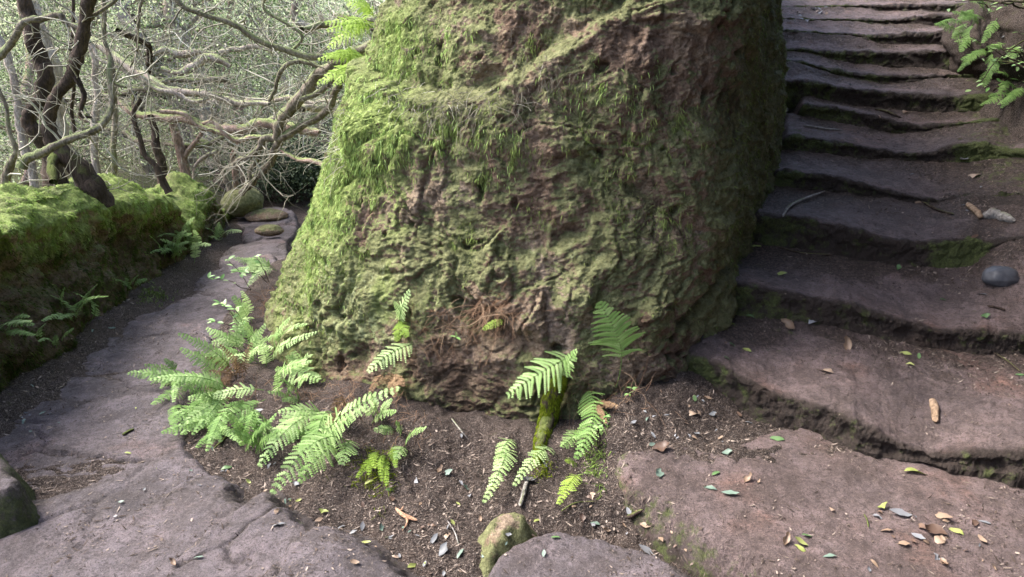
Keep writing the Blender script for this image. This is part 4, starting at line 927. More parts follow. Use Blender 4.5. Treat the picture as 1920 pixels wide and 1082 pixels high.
def aim(o, pos, ydir, zdir):
    y = Vector(ydir).normalized(); x = y.cross(Vector(zdir)).normalized(); z = x.cross(y)
    o.matrix_local = Matrix.Translation(Vector(pos)) @ Matrix((x, y, z)).transposed().to_4x4()
def sprig(label, base, stems, nleaf, size=1.0, cat='plant', mats=SPRIG):
    b0, n0 = spot(*base); t = thing('leafy_sprig', label, cat, tuple(b0))
    for (tx, ty, dY) in stems:
        tp = atY(tx, ty, b0[1] + dY); P = catmull([b0, (b0 + tp) / 2 + [0, 0, .03], tp], 16); P = wiggle(P, .012, .08, tx)
        V, F = tube(P, np.linspace(.003, .0014, 16), 5, rough=0); obj('stem', new_mesh('stem', V - b0, F, M['bark_dark']), t)
        for i in range(nleaf):
            k = 15 if i < 3 else int(rng.integers(5, 15)); a = rng.uniform(0, 6.28)
            yd = np.array([math.cos(a), math.sin(a) * .7 - .25, rng.uniform(-.15, .5)])
            o = bpy.data.objects.new('leaf', mats[int(rng.integers(0, len(mats)))]); sc.collection.objects.link(o); o.parent = t
            aim(o, P[k] - b0, yd, (rng.normal() * .25, rng.normal() * .25 - .2, 1)); o.scale = (size,) * 3
sprig('leafy sprig with pale oval leaves leaning out over the middle of the path', (470, 545), [(428, 486, -.15), (392, 522, -.2)], 8, 1.1)
sprig('leafy sprig lower down the path edge, above the fern clump', (470, 640), [(412, 566, -.1), (404, 602, -.15), (440, 580, -.1)], 8, .9)
sprig('yellow-green leafy twig at the rock edge above the path', (505, 530), [(458, 508, -.15), (480, 480, -.1)], 6, 1.0)
sprig('tiny round-leaved plant at the right side of the moss clump', (1120, 838), [(1128, 800, -.04), (1136, 780, -.03)], 8, .4)
sprig('single round pale leaf on a stalk beside the dry roots', (845, 655), [(856, 634, -.05)], 3, .62)
sprig('seedling with two small leaves on the litter by the stairs foot', (1182, 745), [(1184, 728, -.02), (1178, 738, -.02)], 3, .5)

# leafy shrub hanging in at the upper right and the yellow-green one behind the rock
def shrub(label, cpx, cpy, Y, rpx, n, leafm, nst=9, size=1.0, spread=(1, .7, .7), base=None):
    c = atY(cpx, cpy, Y); r = rpx * Y / FPX
    b = c + np.array([r * .6, .2, -r * .9]) if base is None else atY(*base)
    t = thing('shrub', label, 'shrub', tuple(b))
    tips = []
    for i in range(nst):
        d = rng.normal(size=3) * np.array(spread) * r * .7; P = wiggle(catmull([b, (b + c + d) / 2 + [0, 0, .1], c + d], 16), .05, .2, i * 2.2); tips.append(P[5:])
        V, F = tube(P, np.linspace(.009, .002, 16), 5, rough=.1); obj('stem', new_mesh('stem', V - b, F, M['bark_dark']), t)
    A = np.vstack(tips)
    for i in range(n):
        p = A[int(rng.integers(0, len(A)))] + rng.normal(size=3) * .045; a = rng.uniform(0, 6.28)
        o = bpy.data.objects.new('leaf', leafm[int(rng.integers(0, len(leafm)))]); sc.collection.objects.link(o); o.parent = t
        aim(o, p - b, (math.cos(a), math.sin(a), rng.uniform(-.6, .3)), (rng.normal() * .4, rng.normal() * .4 - .3, 1)); o.scale = (size * rng.uniform(.7, 1.3),) * 3
shrub('leafy green shrub hanging over the upper right end of the steps', 1865, 8, 4.4, 100, 260, SPRIG, 18, .8, base=(1990, 60, 4.7))
shrub('dark twiggy bush at the right edge beside the upper steps', 1895, 110, 4.1, 50, 70, SPRIG, 12, .6, base=(1960, 190, 4.1))
YG = [leafmesh('leaf', M['fern_yellow'], .06, .03, t) for t in (.4, .6, .8)]
for lab, (tx, ty), (bx_, by_), w_ in (('bright yellow-green fern sprouting high behind the rock edge', (612, 62), (700, 52), 46), ('bright fern tuft below the high one, on the mossy bough', (606, 96), (690, 112), 42), ('lowest bright fern tuft on the mossy bough by the rock', (604, 148), (680, 122), 34), ('small bright fern at the very top beside the rock', (652, 2), (700, 30), 30)):
    b = atY(bx_, by_, 5.3); t = thing('fern', lab, 'fern', tuple(b))
    for j in range(5):
        tp = atY(tx + rng.normal() * 16 + j * 6, ty + rng.normal() * 18, 5.15 + rng.normal() * .1)
        V, F, at = frond_geo(b, tp, w_ * 5.2 / FPX, .15, (0, -.7, .7), 12, .1, tint=.75, droop=.3)
        obj('frond', new_mesh('frond', V - b, F, M['fern_yellow'], at, smooth=False), t)

# ------------------------------------------------------------------ mossy root, roots, dry tufts
def poly_thing(name, label, cat, pts, dY, rpx, mat, sides=8, rough=.2, extra=None):
    P0 = [spot(*p) for p in pts]; P = np.array([p + n * .01 + np.array([0, dY, 0]) for p, n in P0]); P = wiggle(catmull(P, 8 * len(pts)), .004, .05)
    rr = np.interp(np.linspace(0, 1, len(P)), np.linspace(0, 1, len(rpx)), rpx) * P[:, 1] / FPX
    V, F = tube(P, rr, sides, rough=rough); b = P[0]
    return thing(name, label, cat, tuple(b), mesh=None), P, rr, V - b, F, b
t, P, rr, V, F, b = poly_thing('mossy_root', 'thick root wrapped in bright olive moss hanging down among the ferns', 'root', [(1048, 702), (1034, 740), (1026, 775), (1016, 810), (1008, 850)], -.05, [15, 19, 18, 14, 7], M['bark_dark'])
obj('root', new_mesh('root', V, F, M['bark_dark']), t)
n = 16000; k = rng.integers(0, len(P), n); dr_ = rng.normal(size=(n, 3)); dr_ /= np.linalg.norm(dr_, axis=1)[:, None]
Vb, Fb, at = blades(P[k] - b + dr_ * rr[k][:, None] * .95, dr_ * .6 + [0, 0, -.9], rng.uniform(.008, .026, n), rng.uniform(.0016, .003, n), rng.normal(.5, .25, n), .4)
obj('hanging_moss', new_mesh('hanging_moss', Vb, Fb, M['moss_olive'], at), t, kind='stuff')
def tuft(name, label, cat, cpx, cpy, rx_, ry_, n, L, r0, D, mat, spread=.8, k=8, crook=.22, droop=-.08, tint=.4):
    b0, n0 = spot(cpx, cpy); S = []
    for i in range(n if n < 60 else 60):
        p, nn = spot(cpx + rng.normal() * rx_ * .5, cpy + rng.normal() * ry_ * .5)
        if abs(p[1] - b0[1]) < .3: S.append(p - nn * .01)
    S = np.array(S)[rng.integers(0, len(S), n)] + rng.normal(size=(n, 3)) * .012
    Pt, rt = twigs(S, np.array(D) + n0 * .5 + rng.normal(size=(n, 3)) * spread, rng.uniform(*L, n), rng.uniform(r0 * .6, r0 * 1.4, n), k, crook, droop)
    V, F = tubes_batch(Pt, rt, 3)
    m = new_mesh('fibres', V - b0, F, M[mat], {'tint': np.clip(np.repeat(rng.normal(tint, .25, n), k * 3), 0, 1)})
    o = thing(name, label, cat, tuple(b0)); obj('fibres', m, o, kind='stuff'); return o
tuft('root_tuft', 'dense tuft of reddish dry roots hanging from the hollow in the rock foot', 'root tuft', 935, 580, 56, 40, 260, (.06, .24), .0013, (0, -.1, -.9), 'straw', .55)
tuft('root_tuft', 'loose spray of thin brown stems left of the hanging roots', 'root tuft', 835, 622, 100, 46, 170, (.07, .22), .0011, (.1, -.1, -.2), 'straw', .9)
tuft('root_tuft', 'brown stems and dead fern stalks at the right foot of the rock', 'root tuft', 1150, 740, 90, 44, 170, (.06, .22), .0012, (.1, -.1, -.2), 'straw', .9)
tuft('root_tuft', 'dry stalks standing among the ferns left of the rock foot', 'root tuft', 440, 730, 50, 60, 70, (.08, .2), .0013, (0, -.2, .7), 'straw', .5)
tuft('root_tuft', 'thin brown stems behind the long arching fronds', 'root tuft', 620, 740, 110, 50, 190, (.05, .16), .0011, (0, -.2, .3), 'straw', .8)
tuft('root_tuft', 'brown hanging fibres under the hanging olive fern', 'root tuft', 760, 800, 60, 60, 110, (.05, .16), .0011, (0, -.2, -.3), 'straw', .8)
tuft('root_tuft', 'dry fibrous roots at the shadowed edge beside the leafy sprigs', 'root tuft', 505, 560, 20, 70, 140, (.05, .18), .0014, (-.2, -.2, -.5), 'straw', .6, tint=.2)
tuft('twig_pile', 'mat of grey dead twigs caught on the shelf of the rock', 'twigs', 880, 195, 120, 26, 330, (.05, .16), .0011, (.1, -.4, -.1), 'grey_twig', .9, tint=.15)
tuft('twig_pile', 'small grey twigs on the left shoulder of the rock', 'twigs', 745, 180, 40, 30, 60, (.05, .16), .0012, (.1, -.4, -.1), 'grey_twig', .9, tint=.3)
tuft('twig_pile', 'grey twigs snagged on the left edge of the rock', 'twigs', 634, 262, 30, 60, 60, (.06, .22), .0015, (-.3, -.2, -.2), 'grey_twig', .7, tint=.4)
tuft('twig_pile', 'thin grey litter hanging below the top of the rock', 'twigs', 1010, 150, 80, 60, 160, (.03, .1), .001, (0, -.2, -.8), 'grey_twig', .5, tint=.1)
tuft('moss_clump', 'leafy green moss clump hanging beside the small yellow-green fern', 'moss', 1118, 870, 26, 56, 900, (.012, .04), .0018, (0, -.4, -.5), 'moss', .7, k=4, tint=.2)
tuft('moss_clump', 'olive moss hanging in strands beside the dark hollow left of the bare slope', 'moss', 706, 878, 44, 60, 1500, (.015, .06), .0014, (0, -.3, -.8), 'moss_olive', .45, k=5, tint=.35)
tuft('moss_clump', 'low green hump of moss on the edge of the path below the bank', 'moss', 288, 552, 26, 16, 800, (.01, .035), .002, (0, -.2, .4), 'moss', .6, k=4, tint=.3)
tuft('moss_clump', 'yellowish moss patch on the ground left of the moss clump', 'moss', 1018, 880, 18, 18, 500, (.008, .025), .0016, (0, -.2, .4), 'moss_olive', .7, k=4, tint=.5)

# ------------------------------------------------------------------ litter and fallen leaves
def litter(name, V, F, n, wgt, label):
    p, nn, k = scatter(V, F, n, wgt); nn *= np.sign(nn[:, 2:3] + 1e-6)
    sz = rng.uniform(.003, .009, n) * (1 + 1.0 * (rng.random(n) < .2)); asp = np.where(rng.random(n) < .55, rng.uniform(.08, .2, n), rng.uniform(.35, .8, n))
    sz = np.where(asp < .3, sz * 2.2, sz)
    D = rng.normal(size=(n, 3)); D -= nn * (D * nn).sum(1)[:, None]; D += nn * rng.normal(size=(n, 1)) * .25; D /= np.linalg.norm(D, axis=1)[:, None]
    S = np.cross(nn, D) + nn * rng.normal(size=(n, 1)) * .35; S /= np.linalg.norm(S, axis=1)[:, None]
    c = p + nn * .003; s_ = sz[:, None]; w_ = (sz * asp)[:, None]
    Vv = np.stack([c - D * s_ * .5, c + S * w_ * .5 - D * s_ * .1, c + D * s_ * .5 + nn * s_ * .1, c - S * w_ * .5 + D * s_ * .1], 1).reshape(-1, 3)
    t = rng.beta(1.1, 1.7, n) * 1.15
    obj(name, new_mesh(name, Vv, np.arange(4 * n).reshape(n, 4), M['litter'], {'tint': np.clip(np.repeat(t, 4), 0, 1)}, smooth=False), kind='stuff', label=label, category='leaf litter')
Gv = G.reshape(-1, 3); gxx, gyy = Gv[:, 0], Gv[:, 1]
wg = ((gyy > 1.5) & (gyy < 7.5) & (gxx > bank_x(gyy) - .1) & (gxx < 1.6)).astype(float) * sstep(-.03, .02, d_rock(gxx, gyy)) / (np.maximum(gyy, .8) ** .8)
litter('leaf_litter', Gv, GF, 85000, wg, 'crumbled leaves and needles covering the dark soil at the foot of the rock')
for S, mo, ris in STEPSURF[:8]:
    pass
Vs = []; Fs = []; Ws = []; o = 0
for (S, mo, ris), i in zip(STEPSURF, range(99)):
    v = S.reshape(-1, 3); rowsf = np.linspace(0, 1, S.shape[0])[:, None] * np.ones(S.shape[:2])
    ww = (.10 + .9 * sstep(.6, .9, rowsf)) * (1 - np.asarray(ris)[:, None]) * sstep(-.1, .3, fbm(S, .25, 3, off=3) + .25 * sstep(1.0, 1.9, S[..., 0] - .2 * (S[..., 1] - 2)))
    Vs.append(v); Fs.append(grid_faces(*S.shape[:2]) + o); Ws.append(ww.ravel() / (v[:, 1] ** .6)); o += len(v)
litter('leaf_litter', np.vstack(Vs), np.vstack(Fs), 75000, np.concatenate(Ws), 'crumbled leaves and twig bits lying in the back corners of the steps')
Vs = []; Fs = []; o = 0
for ob in LIE:
    if ob.name.split('.')[0] in ('stone_slab', 'stone_landing'):
        m = ob.data; v = np.empty(len(m.vertices) * 3, np.float32); m.vertices.foreach_get('co', v); f_ = np.empty(len(m.polygons) * 4, np.int32); m.loops.foreach_get('vertex_index', f_)
        Vs.append(v.reshape(-1, 3)); Fs.append(f_.reshape(-1, 4) + o); o += len(v) // 3
Vs = np.vstack(Vs); wv = sstep(-.1, .35, fbm(Vs, .3, 3, off=13)) + .12
litter('leaf_litter', Vs, np.vstack(Fs), 22000, wv * sstep(8, 3, Vs[:, 1]), 'fine crumbs and needles scattered over the path stones and landing')

LM = {}
for nm, a, b_, c_ in (('tan', (.13, .085, .055), (.21, .145, .10), (.31, .23, .17)), ('brown', (.05, .03, .022), (.10, .062, .045), (.16, .105, .075)), ('green', (.045, .09, .035), (.09, .16, .06), (.16, .24, .11)),
                      ('yellow', (.14, .17, .05), (.24, .27, .08), (.36, .38, .15)), ('teal', (.07, .10, .08), (.12, .17, .135), (.19, .25, .21)), ('grey', (.07, .073, .078), (.13, .135, .145), (.22, .22, .235))):
    LM[nm] = mat_leafy(nm + '_fallen_leaf', a, b_, c_, .5, .12, .4)
LV = {}
for nm in LM:
    LV[nm] = [leafmesh('fallen_leaf', LM[nm], .05, .05 * wr, tt, fo, cu, wp, i * 7.7 + len(nm)) for i, (wr, tt, fo, cu, wp) in enumerate([(.42, .4, .2, .3, .12), (.5, .6, .3, -.4, .15), (.36, .5, .15, .5, .12), (.46, .75, .35, .6, .25), (.6, .3, .5, -.7, .35)])]
def lay(px, py, kind, lpx, label, group=None, ang=None, var=None, name='fallen_leaf', cat='leaf'):
    p, n = spot(px, py)
    if n[2] < .15: return
    if n[2] < .85: n = n * .3 + np.array([0, 0, .7])
    L = lpx * p[1] / FPX * 1.12; v = LV[kind][int(rng.integers(0, 5)) if var is None else var]
    o = thing(name, label, cat, (0, 0, 0), group, mesh=v)
    a = R(ang) if ang is not None else rng.uniform(0, 6.28)
    yd = np.array([math.cos(a), math.sin(a), 0]) + rng.normal(size=3) * [0, 0, .08]; nz = n + rng.normal(size=3) * .18; yd = yd - nz * (yd @ nz) / (nz @ nz)
    s_ = L / .05; yv = Vector(yd).normalized(); aim(o, p + n * .006 - np.array(yv) * L * .5, yd, nz); o.scale = (s_,) * 3
SPECIFIC = [
 (1547, 694, 'tan', 38, 'curled tan leaf lying alone in the middle of the second step', 125, 3), (1722, 886, 'yellow', 58, 'long yellow-green leaf with dark bite marks below the second riser', 0, 0),
 (1235, 892, 'teal', 25, 'rounded pale teal leaf near the left edge of the landing', 80, 4), (1342, 889, 'green', 22, 'small green leaf standing on edge above two paler leaves', 30, 0),
 (1331, 917, 'teal', 28, 'pale green leaf left of its twin on the landing', 150, 0), (1369, 929, 'teal', 34, 'pale green leaf right of its twin on the landing', 165, 1),
 (1403, 900, 'tan', 24, 'light brown leaf in the middle of the landing', 30, 4), (1424, 906, 'tan', 11, 'tiny pale brown leaf beside a light brown leaf', 30, 4), (1562, 958, 'tan', 26, 'pinkish crumpled leaf at the centre of the landing', 40, 3),
 (1654, 955, 'yellow', 24, 'olive folded leaf beside the grey one on the landing', 0, 4), (1687, 966, 'grey', 42, 'grey-green crumpled leaf right of the olive folded leaf', 160, 1),
 (1470, 1014, 'tan', 30, 'tan curled leaf left of the cluster of green leaves near the bottom', 60, 4), (1512, 1006, 'green', 24, 'upper green leaf of the cluster near the bottom', 0, 0),
 (1500, 1019, 'yellow', 34, 'bright yellow-green leaf in the cluster near the bottom', 160, 1), (1500, 1030, 'yellow', 26, 'lower yellowish leaf of the cluster near the bottom', 140, 0), (1556, 1045, 'teal', 28, 'blue-green leaf below the cluster near the bottom', 175, 0),
 (1763, 970, 'tan', 46, 'long brown leaf above the leaf pile at lower right', 155, 2), (1768, 1016, 'tan', 44, 'large curved brown leaf at the lower rim of the leaf pile', 15, 3), (1752, 1000, 'brown', 42, 'dark curled brown leaf inside the leaf pile', 170, 4),
 (1728, 990, 'brown', 34, 'crumpled brown leaf at the left of the leaf pile', 120, 3), (1722, 1010, 'grey', 30, 'greyish leaf under the left of the leaf pile', 120, 1), (1790, 996, 'yellow', 34, 'olive leaf at the right rim of the leaf pile', 130, 2),
 (1662, 996, 'tan', 26, 'small tan leaf left of the leaf pile', 170, 0), (1692, 1020, 'tan', 28, 'small tan leaf below left of the leaf pile', 165, 0), (1457, 824, 'green', 28, 'bright green leaf at the foot of the second riser', 165, 0),
 (1221, 836, 'teal', 18, 'pale oval leaf touching a brown leaf at the landing corner', 30, 1), (1238, 843, 'brown', 34, 'brown leaf half under the pale oval one at the landing corner', 10, 4), (1213, 787, 'teal', 16, 'blue-green leaf stuck upright in the litter beside the stairs foot', 70, 0),
 (1301, 750, 'green', 18, 'bright green leaf at the left end of the lowest riser', 80, 1), (1303, 776, 'tan', 30, 'pale brown leaf in the litter under the lowest riser', 20, 3), (1363, 851, 'teal', 20, 'pale green leaf near the top edge of the landing', 0, 4),
 (1463, 515, 'yellow', 24, 'yellow leaf on the third step near its mossy lip', 175, 0), (1418, 463, 'yellow', 18, 'yellow-green leaf at the back left corner of the third step', 0, 0), (1370, 595, 'yellow', 14, 'olive leaf in the back left corner of the second step', 0, 4),
 (1410, 594, 'green', 20, 'narrow green leaf at the back of the second step', 160, 2), (1316, 636, 'grey', 16, 'whitish round leaf at the left end of the second step', 60, 4), (1373, 648, 'green', 20, 'green leaf left of a yellowish one on the second step', 0, 0),
 (1400, 657, 'yellow', 20, 'yellowish leaf right of a green one on the second step', 130, 0), (1363, 673, 'green', 16, 'green leaf on the mossy lip of the second step', 0, 0), (1481, 614, 'tan', 32, 'large crumpled tan leaf at the back of the second step', 100, 4),
 (1586, 651, 'tan', 32, 'large pale crumpled leaf right of the tan one on the second step', 80, 4), (1525, 603, 'grey', 22, 'grey leaf fragment under the third riser', 30, 3), (1684, 504, 'green', 12, 'small green leaf at the foot of the fourth riser', 60, 4),
 (1768, 563, 'green', 14, 'small pale green leaf on the right of the third step', 0, 0), (1697, 664, 'yellow', 22, 'yellow-green leaf left of a darker one below the third riser', 165, 0), (1722, 670, 'green', 14, 'green leaf right of the yellow-green one below the third riser', 70, 1),
 (1706, 684, 'yellow', 16, 'small yellow leaf below the pair under the third riser', 150, 3), (1846, 594, 'green', 14, 'green leaf below the dark round stone', 0, 4), (1912, 704, 'green', 16, 'green leaf on the end of a twig at the right edge', 160, 0),
 (1840, 552, 'grey', 20, 'grey-green leaf under the dark round stone', 110, 2), (1832, 328, 'tan', 42, 'pale tan leaf far up the dirt at the right', 20, 3), (1800, 262, 'yellow', 12, 'tiny yellow leaf at the right of the sixth step', 0, 0),
 (1712, 42, 'tan', 16, 'pale leaf standing upright near the top steps', 80, 4), (1884, 154, 'tan', 14, 'orange-tan leaf under the shrub at the right', 170, 4), (1720, 380, 'tan', 20, 'pale twig-like leaf on the fifth step', 160, 2),
 (733, 919, 'green', 22, 'green oval leaf on the soil below the hanging olive fern', 10, 0), (840, 888, 'teal', 24, 'pale green leaf on the open soil in the middle foreground', 10, 1), (824, 884, 'tan', 20, 'pinkish leaf under the pale green one in the middle foreground', 60, 4),
 (780, 902, 'grey', 20, 'grey curled leaf on the soil left of the middle', 120, 3), (679, 989, 'grey', 20, 'blue-grey leaf at the gutter left of the peeled twig', 100, 1), (1117, 983, 'teal', 22, 'teal leaf on the soil above the bottom slab', 170, 0),
 (1212, 1036, 'grey', 38, 'large blue-grey leaf on the right end of the bottom slab', 150, 1), (1239, 1010, 'tan', 26, 'pink-brown leaf beside the large blue-grey one', 100, 2), (1211, 985, 'tan', 28, 'rust-brown leaf above the large blue-grey one', 150, 0),
 (1042, 1009, 'green', 20, 'green leaf on the upper rim of the bottom slab', 0, 0), (1020, 1041, 'teal', 18, 'blue-green leaf on the bottom slab', 80, 1), (1000, 1006, 'tan', 24, 'tan leaf near the left end of the bottom slab', 10, 2),
 (812, 1012, 'grey', 30, 'blue-grey leaf standing among pale ones in the gutter', 70, 0), (833, 1036, 'grey', 32, 'white torn leaf in the gutter at the bottom', 60, 4), (863, 1040, 'teal', 26, 'pale green leaf right of the white torn leaf', 60, 0),
 (840, 1006, 'tan', 22, 'pale crumpled leaf in the middle of the gutter', 60, 3), (730, 1010, 'green', 16, 'green leaf left of the gutter leaves', 0, 0), (774, 1063, 'yellow', 28, 'pale yellow-green leaf at the bottom edge of the gutter', 35, 0),
 (665, 1057, 'tan', 22, 'pale tan leaf on the nearest path slab', 0, 1), (686, 1020, 'yellow', 20, 'cream leaf at the rim of the nearest path slab', 0, 1), (640, 990, 'grey', 20, 'grey leaf just outside the rim of the nearest path slab', 60, 0),
 (373, 1047, 'teal', 21, 'teal leaf on the stone at the bottom left', 5, 0), (325, 1058, 'tan', 22, 'tan leaf on the stone at the bottom left', 130, 4), (522, 985, 'grey', 26, 'bluish grey leaf at the rim of the second path slab', 20, 0),
 (520, 960, 'tan', 20, 'tan leaf above the bluish one at the rim of the second slab', 80, 3), (425, 878, 'green', 22, 'grey-green leaf on the tip of the third path slab', 30, 2), (228, 943, 'teal', 12, 'small pale leaf in the middle of the left path', 10, 1),
 (240, 851, 'yellow', 14, 'pale leaf on the left path beyond the third slab', 10, 0), (692, 904, 'yellow', 20, 'yellow-green leaf below the big bright fern', 20, 2), (487, 790, 'grey', 18, 'white leaf beside the thin roots under the ferns', 60, 0),
 (484, 773, 'grey', 20, 'pale shiny leaf under the wide soft frond', 10, 1), (865, 818, 'grey', 14, 'small grey leaf on the bare slope under the rock', 100, 0), (990, 905, 'grey', 36, 'grey two-lobed leaf caught by the broken stick', 50, 4),
 (1021, 874, 'grey', 14, 'small blue leaf right of the drooping frond', 120, 4), (952, 1005, 'grey', 14, 'blue-white leaf on the mossy stone', 0, 4), (1180, 962, 'grey', 22, 'blue-grey leaf beside the dark stick under the landing', 100, 1),
]
for px, py, kd, L, lab, ang, var in SPECIFIC: lay(px, py, kd, L, lab, None, ang, var)
def scat(n, poly, kinds, lo, hi, label, group):
    xs_, ys_ = [p[0] for p in poly], [p[1] for p in poly]; c = 0
    pl = [np.array(p, float) for p in poly]
    while c < n:
        x, y = rng.uniform(min(xs_), max(xs_)), rng.uniform(min(ys_), max(ys_)); ins = False
        for i in range(len(pl)):
            a, b = pl[i], pl[(i + 1) % len(pl)]
            if (a[1] > y) != (b[1] > y) and x < (b[0] - a[0]) * (y - a[1]) / (b[1] - a[1]) + a[0]: ins = not ins
        if ins: lay(x, y, kinds[int(rng.integers(0, len(kinds)))], rng.uniform(lo, hi), label, group); c += 1
scat(36, [(560, 960), (700, 900), (860, 850), (1060, 930), (900, 1080), (760, 1080)], ['tan', 'brown', 'grey', 'teal', 'yellow', 'grey'], 8, 20, 'small fallen leaf among many in the soil gutter between the slabs', 'leaves in the gutter')
scat(22, [(1160, 760), (1280, 720), (1440, 810), (1350, 840), (1200, 830)], ['tan', 'grey', 'brown', 'grey'], 7, 18, 'small dry leaf in the litter at the foot of the stairs', 'leaves at the foot of the stairs')
scat(14, [(1120, 900), (1180, 920), (1330, 1060), (1200, 1030), (1060, 960)], ['tan', 'brown', 'grey'], 8, 20, 'small dry leaf in the soil below the landing edge', 'leaves below the landing edge')
scat(22, [(1650, 960), (1850, 960), (1900, 1075), (1560, 1070)], ['tan', 'brown', 'grey', 'brown'], 8, 26, 'small brown leaf scattered around the leaf pile', 'leaves around the leaf pile')
scat(18, [(320, 830), (480, 830), (620, 950), (560, 980), (340, 900)], ['grey', 'tan', 'teal', 'yellow'], 6, 16, 'small pale leaf along the soil edge below the ferns', 'leaves along the fern edge')
scat(16, [(120, 640), (250, 590), (150, 760), (40, 880), (20, 760)], ['grey', 'tan', 'teal'], 5, 13, 'small pale leaf along the left side of the path', 'leaves along the bank foot')
scat(16, [(1500, 100), (1860, 200), (1890, 400), (1840, 560), (1700, 400), (1560, 260)], ['tan', 'brown', 'grey'], 6, 18, 'small leaf scattered on the upper steps', 'leaves on the upper steps')
scat(10, [(1500, 15), (1560, 10), (1540, 40), (1490, 40)], ['tan', 'grey'], 6, 12, 'pale leaf in the litter patch at the top of the steps', 'leaves at the top of the steps')
scat(8, [(1330, 620), (1900, 720), (1900, 830), (1400, 690)], ['tan', 'brown', 'green'], 4, 10, 'tiny leaf on the second step', 'tiny leaves on the second step')
scat(8, [(330, 660), (400, 640), (300, 1000), (120, 1000), (150, 800)], ['tan', 'grey', 'yellow'], 4, 10, 'tiny leaf on the left path', 'tiny leaves on the left path')

# sticks, bark and stones lying about
def stick(name, label, cat, pts, rpx, mat, lift=.006, rough=.2, closed=True, extra=None):
    P = np.array([(lambda h: h[0] + h[1] * lift)(spot(*p)) for p in pts]); P = catmull(P, max(10, 5 * len(pts))); b = P[0]
    rr = np.interp(np.linspace(0, 1, len(P)), np.linspace(0, 1, len(rpx)), rpx) * P[:, 1] / FPX; rr[0] *= .3; rr[-1] *= .2
    V, F = tube(P - b, rr, 8, rough=rough, seed=len(label)); parts = [(V, F)]
    for e in extra or []:
        Q = catmull(np.array([(lambda h: h[0] + h[1] * lift)(spot(*p)) for p in e]), 10); V2, F2 = tube(Q - b, np.linspace(rr.max() * .7, .0008, 10), 6, rough=rough); parts.append((V2, F2))
    V, F = join(parts); return thing(name, label, cat, tuple(b), mesh=new_mesh(name, V, F, mat))
tanm = mat_bark('tan_bark', (.24, .16, .10), (.42, .3, .21), 0, (.2, .2, .1)); orgm = mat_bark('peeled_wood', (.36, .2, .12), (.6, .38, .26), 0); greym = mat_bark('grey_wood', (.2, .18, .16), (.45, .42, .4), .1)
stick('bark_piece', 'tan rolled piece of bark lying on the right of the second step', 'bark', [(1747, 752), (1750, 770), (1755, 796)], [6, 8.5, 8, 6], tanm, .010, .1)
stick('peeled_twig', 'orange peeled forked twig on the soil in the lower middle', 'twig', [(742, 957), (760, 970), (782, 980)], [3, 5, 5.5, 3], orgm, .01, .1, extra=[[(764, 972), (764, 985), (756, 998)], [(752, 962), (758, 952)]])
stick('stick', 'thin pale curved stick leaning on the fourth step beside the rock', 'stick', [(1466, 408), (1482, 392), (1505, 380), (1543, 363)], [2.6, 3, 2.6, 1.5], greym, .02)
stick('stick', 'short dark stick lying at the edge of the landing', 'stick', [(1176, 972), (1190, 964), (1204, 953)], [5, 5, 3], M['bark_dark'], .012)
stick('stick', 'grey broken stick standing in the soil beside the slender frond', 'stick', [(974, 952), (982, 930), (988, 905)], [5, 5, 4], greym, .012)
stick('stick', 'brown stick among the bark bits at the right of the steps', 'stick', [(1812, 385), (1828, 400), (1838, 412)], [5, 6, 4], tanm, .012)
stick('bark_piece', 'pale grey bark piece at the right edge above the round stone', 'bark', [(1838, 405), (1868, 408), (1902, 418)], [7, 12, 9, 5], greym, .012, .4)
for lab, pts, r_ in (('thin straw across the bare slope in the middle', [(845, 785), (862, 806), (878, 824)], 1.5), ('thin grey twig in the litter of the gutter', [(838, 978), (852, 1000), (860, 1024)], 1.5), ('dark twig across the litter above the third step back', [(1560, 480), (1500, 476), (1450, 462)], 1.6),
                     ('pale twig on the seventh step', [(1505, 236), (1540, 242), (1580, 246)], 1.8), ('twig under the ninth riser on the steps', [(1640, 206), (1665, 212), (1690, 222)], 2), ('dark bent twig on the dirt at the right', [(1730, 380), (1760, 396), (1790, 404)], 2.2),
                     ('dark twig pointing to the right edge below the round stone', [(1860, 660), (1890, 680), (1915, 700)], 2), ('crossed twig on the dirt under the round stone', [(1850, 575), (1875, 580), (1885, 584)], 2.2), ('thin dark stem lying across the soil above the bottom slab', [(1052, 960), (1080, 945), (1118, 940)], 1.6),
                     ('brown stick on the left path', [(230, 818), (240, 812), (252, 806)], 3), ('thin root snaking down the soil under the ferns', [(432, 800), (425, 820), (400, 845)], 2.4), ('short twig on the landing', [(1620, 966), (1626, 978), (1628, 992)], 1.5),
                     ('pale stick at the far right of the upper steps', [(1850, 88), (1858, 106), (1876, 122)], 2), ('twig leaning on the litter below the shrub', [(1900, 140), (1880, 158), (1862, 172)], 2)):
    stick('twig', lab, 'twig', pts, [r_, r_ * 1.1, r_ * .8], greym if 'pale' in lab or 'grey' in lab or 'straw' in lab else M['bark_dark'], .006)
def boulder(label, px, py, Y, rad, mat, moss=0.0, flat=.7, name='boulder', cat='stone'):
    c = atY(px, py, Y); res = 4 if max(rad) > .5 else 1; nu, nv = 48 * res + 1, 28 * res
    th, ph = np.meshgrid(np.linspace(0, 2 * math.pi, nu), np.linspace(0, math.pi, nv))
    S = np.stack([np.cos(th) * np.sin(ph), np.sin(th) * np.sin(ph), np.cos(ph)], -1); S0 = S.copy(); S = S * (1 + .18 * fbm(S0 + px, .9, 3) + .05 * fbm(S0 + px, .25, 2))[..., None] * np.array(rad)
    S = S * (1 + .03 * fbm(S, .06, 4, .7))[..., None]
    return thing(name, label, cat, tuple(c), mesh=new_mesh(name, S.reshape(-1, 3), grid_faces(nv, nu), M[mat], {'moss': np.full(S.shape[:2], moss).ravel() + .5 * S0[..., 2].ravel(), 'edge': np.zeros(nv * nu)}))
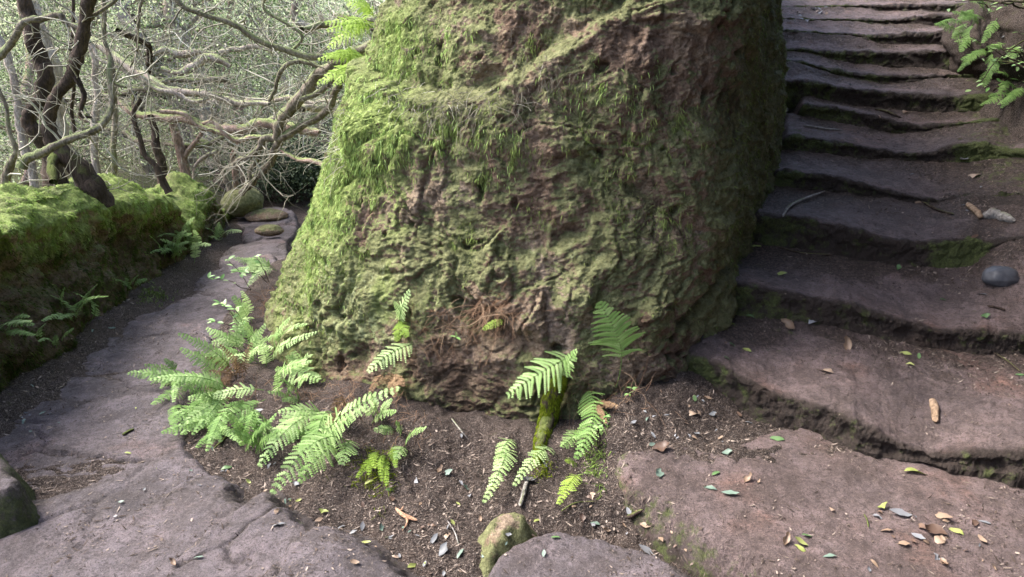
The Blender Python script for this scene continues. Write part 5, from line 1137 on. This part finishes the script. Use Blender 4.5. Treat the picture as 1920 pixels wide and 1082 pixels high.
dks = NT('dark_blue_stone', .55, .4); dks.done(dks.ramp(dks.noise(12, 4), [(.3, (.03, .032, .04)), (.7, (.085, .088, .10))])); M['dkstone'] = dks.m
pb, _n = spot(1876, 522); boulder('smooth dark blue-grey rounded stone sunk in the dirt at the right edge', 1876, 520, pb[1], (.085, .07, .055), 'dkstone')
boulder('low moss-capped boulder on the far path under the twisted tree', 456, 378, 8.0, (.24, .25, .17), 'rock', .9)
boulder('flat dark mossy stone edging the far path', 505, 432, 6.9, (.15, .1, .06), 'rock', .25)
boulder('far rounded step stone beyond the moss-capped boulder', 500, 405, 7.9, (.25, .2, .08), 'rock', .1)
rb = boulder('dark littered earth bank under the shrub at the upper right corner', 2035, 60, 4.9, (.58, 1.3, .46), 'dirt', .25, name='earth_mound', cat='earth bank')
bpy.context.view_layer.update(); LIE.append(rb)
for lab_, cx_, cy_, n_, a0_, a1_ in (('dark fern hanging from the earth bank beside the upper steps', 1868, 96, 10, 150, 290), ('fern at the lower edge of the upper right earth bank', 1905, 165, 8, 120, 250), ('leafy fern on top of the upper right earth bank', 1850, 30, 9, 100, 260), ('small fern where the upper steps meet the earth bank', 1815, 60, 6, 120, 250)):
    fern(lab_, many(cx_, cy_, n_, 25, 58, 22, a0_, a1_, -.08, 16, .3))
for _i in range(18):
    p_ = (rng.uniform(1830, 1915), rng.uniform(5, 200)); o_ = rb.matrix_world.inverted() @ Vector((0, 0, CAMZ)); ok, loc, nn_, _ = rb.ray_cast(o_, Vector(ray(*p_)))
    if ok:
        kk = ['tan', 'brown', 'grey'][_i % 3]; o = thing('fallen_leaf', 'small dry leaf on the earth bank under the upper right shrub', 'leaf', (0, 0, 0), 'leaves on the upper right bank', mesh=LV[kk][_i % 5]); aim(o, np.array(rb.matrix_world @ loc) + np.array(nn_) * .006, rng.normal(size=3), nn_)
        o.scale = (rng.uniform(.4, .9),) * 3

eb = boulder('dark earth mound closing the far end of the left path', 535, 372, 10.2, (1.15, .9, .75), 'dirt', .1, name='earth_mound', cat='earth mound')
P_, _ = None, None
c0 = atY(545, 318, 9.4); n = 9000; Pp = rng.normal(size=(n, 3)) * np.array([.42, .3, .16]); V, F, at = leaves(Pp, rng.uniform(.03, .07, n), tint=np.clip(rng.normal(.35, .25, n), 0, 1))
t = thing('bush', 'dark leafy bush crouching over the hollow beside the rock', 'bush', tuple(c0)); obj('foliage', new_mesh('foliage', V, F, M['darkleaf'], at, smooth=False), t, kind='stuff')
V, F = tube(catmull([[0, 0, -.8], [.1, 0, -.3], [0, 0, .1]], 12), np.linspace(.05, .02, 12), 6); obj('stem', new_mesh('stem', V, F, M['bark_dark']), t)
